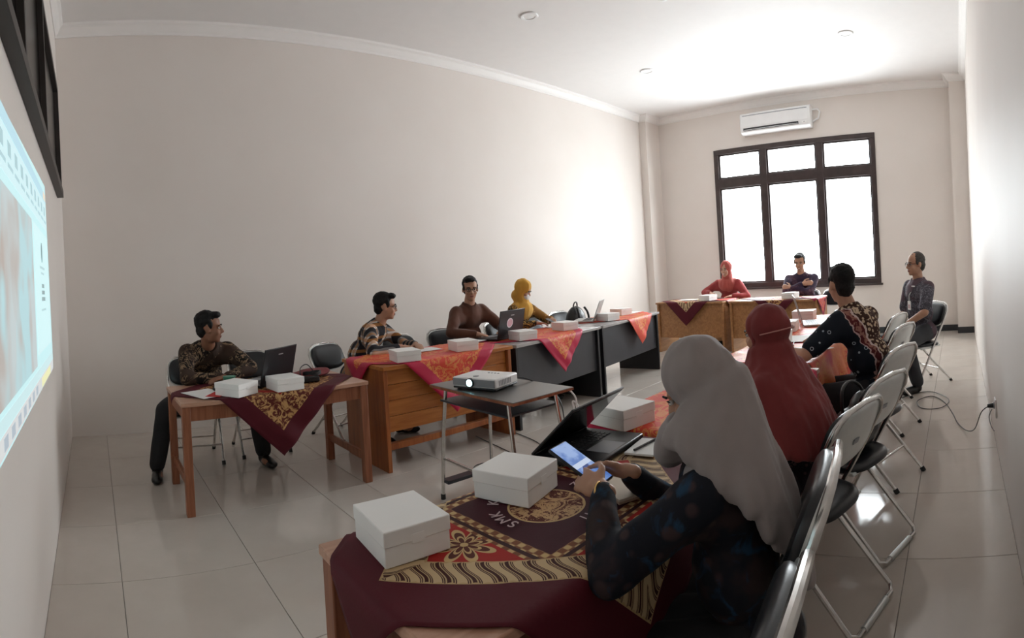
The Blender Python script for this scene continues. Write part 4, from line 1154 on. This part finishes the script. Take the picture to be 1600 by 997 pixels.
    # ---- hair / headscarf
    if hair is not None:
        mb = MB()
        if hair_style == 'receding':
            mb.ell(hp((0, -.024, .042)), (.079 * hs, .089 * hs, .087 * hs), Rh, 20, 14)
        else:
            mb.ell(hp((0, -.029, .050)), (.080 * hs, .094 * hs, .086 * hs), Rh, 20, 14)
            mb.ell(hp((0.01, .045, .098)), (.058 * hs, .046 * hs, .028 * hs), Rh)
        mb.ell(hp((0, -.055, -.015)), (.066 * hs, .052 * hs, .070 * hs), Rh)
        for k in (-1, 1): mb.ell(hp((k * .068, .012, .022)), (.013 * hs, .022 * hs, .036 * hs), Rh)
        mesh_obj('hair', blob_mesh(mb, .007, 1, .0045, 38), hair, root)
    if glasses:
        g = MB()
        for k in (-1, 1):
            g.tube([hp((k * .032 + .024 * math.cos(a), .098 - .006 * abs(math.cos(a)) * (1 if k * math.cos(a) > 0 else .2), .0 + .017 * math.sin(a))) for a in [2 * PI * i / 18 for i in range(18)]], .0022 * hs, 6, closed=True)
            g.tube([hp((k * .056, .092, .004)), hp((k * .074, .05, .006)), hp((k * .080, -.005, .004))], .0022 * hs, 6)
        g.tube([hp((-.009, .100, .004)), hp((0, .103, .007)), hp((.009, .100, .004))], .0022 * hs, 6)
        g.build('glasses', M['black_plastic'], root)
    if mask:
        mb = MB(); mb.ell(hp((0, .066, -.062)), (.056 * hs, .046 * hs, .05 * hs), Rh, 18, 12); mb.ell(hp((0, .088, -.035)), (.022 * hs, .024 * hs, .018 * hs), Rh)
        mesh_obj('face_mask', blob_mesh(mb, .008, 3, .002, 20), plain('white_face_mask', (.78, .78, .78), .8), root)
    if scarf is not None:
        mb = MB()
        hsx = Vector(hood_shift)
        mb.ell(hp((0, -.026, .034)) + hsx, (.098 * hs, .106 * hs, .106 * hs), Rh, 22, 16)
        mb.ell(hp((0, -.022, -.05)) + hsx, (.089 * hs, .080 * hs, .082 * hs), Rh, 20, 14)
        mb.ell(hp((0, -.002, -.118)), (.080 * hs, .074 * hs, .05 * hs), Rh, 18, 12)
        mb.cap(hp((0, -.03, -.09)), N + dr(lean) * .0 + Vector((0, 0, .0)), .084 * s, .088 * s)
        mb.cap(sh[-1] + Vector((.055, 0, .012)), sh[1] + Vector((-.055, 0, .012)), .068 * s)
        if scarf_style == 'cape':          # falls over both shoulders and the back, gathered at the neck
            mb.cap(sh[-1] + Vector((.015, 0, .0)), sh[1] + Vector((-.015, 0, .0)), .078 * s); mb.ell(Ch, (.175 * s, .125 * s, .15 * s), Rt)
            for k in (-1, 1): a, e, t = arms[k]; mb.cap(a, e, .088 * s, .082 * s); mb.cap(e, e.lerp(t, .15), .080 * s, .070 * s)
            for i in range(40):
                ph = 360 * i / 40; sn, cs = math.sin(R(ph)), math.cos(R(ph)); rip = 1 + .05 * math.sin(i * 1.57) + .02 * math.sin(i * .8)
                P = [hp((-sn * .082, -.02 - cs * .085, -.075)), N + Vector((-sn * .098 * s, -cs * .092 * s, .02)), Ch + dr(lean) * .06 * s + Vector((-sn * .212 * s, -cs * .128 * s, 0)),
                     Ch - dr(lean) * .06 * s + Vector((-sn * .248 * s * rip, -cs * .168 * s * rip, 0)), Wst + Vector((-sn * .265 * s * rip, -cs * .185 * s * rip, .03 - .05 * cs))]
                Q = spl(P, 4)
                for k in range(len(Q) - 1): mb.cap(Q[k], Q[k + 1], .021, .021, n=8)
        elif scarf_style == 'chest':
            mb.ell(Ch + dr(lean) * .03 + Vector((0, .05, 0)), (.145 * s, .088 * s, .125 * s), Rt); mb.ell(Ch + dr(lean) * .06, (.155 * s, .115 * s, .09 * s), Rt)
        elif scarf_style == 'tail':        # long back panel ending in a point
            hem = [(-110, 1.2), (-90, 1.7), (-50, 2.9), (-20, 3.7), (0, 3.9), (15, 3.3), (40, 2.45), (60, 1.9), (90, 1.25), (120, 1.0)]
            for i in range(24):
                ph = -110 + 230 * i / 23; sn, cs = math.sin(R(ph)), math.cos(R(ph))
                for (p0_, l0), (p1_, l1) in zip(hem, hem[1:]):
                    if p0_ <= ph <= p1_: Lh = l0 + (l1 - l0) * (ph - p0_) / (p1_ - p0_)
                rip = 1 + .05 * math.sin(i * 2.1)
                P = [hp((-sn * .090, -.035 - cs * .095, -.03)), N + Vector((-sn * .15 * s, -cs * .135 * s, .035 - .015 * abs(sn))), Ch + Vector((-sn * .198 * s * rip, -cs * .160 * s * rip, .02)),
                     Wst + Vector((-sn * .18 * s * rip, -cs * .165 * s * rip, .03)), H + Vector((-sn * .16 * s, -cs * .16 * s, .10))]
                Q = spl(P, 5); m_ = int(Lh / 4 * (len(Q) - 1))
                for k in range(m_): mb.cap(Q[k], Q[k + 1], .021, .021, n=8)
            for i in range(6):
                f = i / 5; mb.ell(N.lerp(Ch, f * .4) + Vector((-.02, .07 + .03 * f, .02)), (.075 - .02 * f, .04, .04))
        mesh_obj('headscarf', blob_mesh(mb, .0095, 4, .010, 12, stretch=(1.4, 1.4, .35)), scarf, root)
        if scarf_style != 'tail' and scarf_style != 'cape' or True:
            rim = [hp((.074 * math.cos(a) * (1 - .08 * math.sin(a)), .045 - .028 * abs(math.cos(a)) + .012 * math.sin(a), -.014 + .092 * math.sin(a))) for a in [2 * PI * i / 28 for i in range(28)]]
            MB().tube(rim, .010 * s, 8, closed=True).build('headscarf_hem', scarf, root)
    root['_h'] = 0; del root['_h']
    return root, arms, hp, Rh, loc

# --- long wall row
BAT1 = batik('dark_brown_batik', (.014, .010, .009), (.27, .18, .11), (.05, .03, .022), 9)
person('man in dark brown batik shirt leaning on the table by the projection wall', (.85, 4.44), R(180), 'dark', BAT1, BLACKCLOTH, 1.0, .78, -.02, 0, (R(72), .05, 0), (.90, 3.90, .72), (.92, 3.84, .73), 'long', HAIR,
       feet={1: (.42, 4.08), -1: (1.24, 4.10)}, elbow={1: (-.9, 0, -.1), -1: (.9, 0, -.1)}, hand_n={1: (0, 0, 1), -1: (0, 0, 1)}, hand_d={1: (.9, -.3, 0), -1: (-.9, -.3, 0)})
person('man with glasses in black and white chequered shirt leaning forward', (2.24, 4.44), R(222), 'mid', plaid(), BLACKCLOTH, 1.0, .62, 0, 0, (R(22), .12, 0), (2.42, 3.96, .785), (2.60, 3.98, .785), 'long', HAIR, True,
       hand_n={1: (0, 0, 1), -1: (0, 0, 1)}, feet={1: (2.2, 4.06), -1: (2.52, 4.2)})
person('man with glasses in plain brown shirt behind the laptop with round sticker', (3.54, 4.46), R(180), 'mid', fabric('brown_shirt_cloth', (.105, .042, .026), .2), BLACKCLOTH, 1.02, .20, 0, 0, (R(-30), .10, 0), (3.34, 4.04, .79), (3.66, 4.02, .79), 'long', HAIR, True,
       hand_n={1: (0, 0, 1), -1: (0, 0, 1)})
YEL = fabric('mustard_scarf_cloth', (.62, .34, .06), .12)
person('woman in mustard yellow headscarf and white mask looking down', (4.28, 4.48), R(192), 'mid', batik('black_gold_batik', (.02, .014, .01), (.58, .34, .09), (.30, .15, .04), 9), BLACKCLOTH, .93, .24, 0, 0, (R(20), .50, 0), (4.20, 4.08, .80), (4.42, 4.06, .82), 'long',
       scarf=YEL, scarf_style='chest', mask=True, hand_n={1: (.2, 0, 1), -1: (-.2, 0, 1)}, lower_long=True)
ph4 = MB().box(-.036, .036, -.075, .075, 0, .009).build('phone', M['black_plastic'], None, .003); ph4.location = (4.33, 3.97, .80); ph4.rotation_euler = (R(25), 0, R(12)); tag(ph4, 'black phone in the hands of the yellow headscarf woman', 'phone')
# --- head desks
PINK = fabric('rose_scarf_cloth', (.42, .10, .085), .12)
person('laughing woman in rose red headscarf at the panelled head desk', (8.12, 3.58), R(96), 'light', fabric('rose_blouse', (.30, .045, .045), .15), BLACKCLOTH, 1.03, .34, 0, 0, (R(-8), .10, 0), (7.82, 3.80, .84), (7.74, 3.40, .79), 'long',
       scarf=PINK, scarf_style='chest', smile=True, hand_n={1: (0, 0, 1), -1: (0, 0, 1)}, lower_long=True)
person('smiling man in dark purple batik shirt with folded arms by the window', (8.18, 2.38), R(92), 'mid', batik('dark_purple_batik', (.055, .026, .045), (.14, .075, .10), (.035, .022, .045), 8), BLACKCLOTH, 1.12, .24, 0, 0, (R(4), .22, 0), (7.84, 2.30, .93), (7.80, 2.46, .88), 'long', HAIR, smile=True,
       elbow={1: (0.1, .9, -.3), -1: (0.1, -.9, -.3)}, hand_n={1: (-1, 0, .3), -1: (-1, 0, .3)}, hand_d={1: (0.1, -1, .12), -1: (0.1, 1, .18)}, wide=1.10, hip_z=.52)
# --- right row
r7, arms7, hp7, Rh7, loc7 = person('man with glasses and name card in grey batik shirt, seated apart', (5.58, .40), R(36), 'mid', batik('grey_blue_batik', (.065, .06, .075), (.17, .17, .20), (.10, .065, .08), 8), DARKCLOTH, 1.0, .06, 0, 0, (R(-2), .02, 0), (5.44, .56, .60), (5.24, .56, .62), 'short', HAIRG, True,
       wide=1.10, hair_style='receding', feet={1: (5.40, .62), -1: (5.16, .44)}, hand_n={1: (0, 0, 1), -1: (0, 0, 1)}, curl=.5)
cd = MB().box(-.028, .028, .0, .004, -.045, .045).build('name_card', M['paper'], r7, .001); cd.location = (-.02, .150, .80)
MB().box(-.02, .02, .004, .005, -.03, .01).build('card_print', plain('pale_pink_card_print', (.6, .42, .45), .6), cd)
MB().tube([(-.02, .152, .845), (-.02, .150, .90), (-.03, .135, .93)], .004, 8).build('card_clip', M['silver'], r7)
MB().box(-.09, -.03, .118, .124, .985, .997).build('badge', M['white_plastic'], r7)
person('man in black and brown scroll batik shirt seen from behind at the red cloth', (3.22, .50), R(-24), 'mid', scroll_back(), BLACKCLOTH, 1.0, .46, .0, 0, (R(-25), .05, 0), (3.66, .98, .79), (3.12, 1.06, .79), 'short', HAIR,
       hand_n={1: (0, 0, 1), -1: (0, 0, 1)}, elbow={-1: (-.8, -.2, -.3), 1: (.8, -.3, -.4)}, feet={1: (3.42, .98), -1: (3.10, 1.0)})
WINE = fabric('wine_red_scarf_cloth', (.20, .035, .035), .1)
r9, arms9, hp9, Rh9, loc9 = person('woman in wine red headscarf seen from behind', (2.05, .64), R(-6), 'mid', batik('black_floral_print', (.012, .010, .012), (.09, .05, .055), (.02, .014, .018), 10), batik('black_floral_skirt', (.012, .010, .012), (.08, .04, .045), (.02, .014, .018), 10), .88, .26, 0, 0, (R(-6), .10, 0), (2.20, 1.02, .79), (1.95, 1.02, .79), 'long',
       scarf=WINE, scarf_style='cape', hand_n={1: (0, 0, 1), -1: (0, 0, 1)}, elbow={1: (.75, -.3, -.3), -1: (-.75, -.3, -.3)}, lower_long=True, voxel=.0085, hip_z=.475)
MB().tube([hp9((.103 * math.sin(a), -.03 - .108 * math.cos(a), .004 + .012 * math.cos(a))) for a in [R(-85) + R(170) * i / 20 for i in range(21)]], .0028, 6).build('tie_string', plain('pale_rose_string', (.45, .2, .18), .7), r9)
MB().ell(hp9((.045, -.130, .016)), (.008, .008, .008)).build('bead', plain('pale_bead', (.6, .42, .38), .4), r9)
GREY = fabric('grey_scarf_cloth', (.30, .265, .26), .06)
r10, arms10, hp10, Rh10, loc10 = person('woman in long grey headscarf and dark floral blouse holding a phone', (1.165, .505), R(10), 'mid', dark_floral(), BLACKCLOTH, .86, .20, 0, 0, (R(4), .50, 0), (1.14, .82, .825), (1.01, .80, .83), 'long',
       scarf=GREY, scarf_style='tail', hand_n={1: (.75, -.2, .6), -1: (-.75, -.2, .6)}, hand_d={1: (-.25, .95, .05), -1: (.2, .95, .05)}, lower_long=True, voxel=.0055, hip_z=.49, curl=.6, elbow={1: (.7, -.4, -.6), -1: (-.75, -.25, -.5)})
w10 = arms10[-1][2]
MB().tube([arms10[-1][2] + (arms10[-1][1] - arms10[-1][2]).normalized() * .018 + (Vector((1, 0, 0)) * math.cos(a) + Vector((0, .35, .94)) * math.sin(a)) * .030 for a in [2 * PI * i / 20 for i in range(20)]], .003, 6, closed=True).build('bracelet', M['gold_metal'], r10)
ph = thing('phone', 'phone with lit blue screen held by the grey headscarf woman', 'phone', (1.06, .905, .855), R(8))
Mp = Matrix.Rotation(R(28), 4, 'X')
MB().box(-.038, .038, -.08, .08, -.0045, .0045, M=Mp).build('case', M['black_plastic'], ph, .003)
def phone_screen():
    m = Mat('lit_phone_screen'); m.base((.01, .01, .01)); x, y, z = m.xyz()
    f = m.noise(28, 3, .5); c = m.mix(m.ramp(f, .4, .6), (.10, .22, .60), (.35, .50, .85)); g = m.noise(22, 2); c = m.mix(m.ramp(g, .58, .62) * y.lt(0.0), c, (.02, .05, .25))
    c = m.mix((y + .005).abs().lt(.007), c, (.65, .75, .95))
    m.nt.links.new(c, m.b.inputs['Emission Color']); m.b.inputs['Emission Strength'].default_value = .75; return m.m
MB().box(-.035, .035, -.076, .076, .0045, .0052, M=Mp).build('screen', phone_screen(), ph)
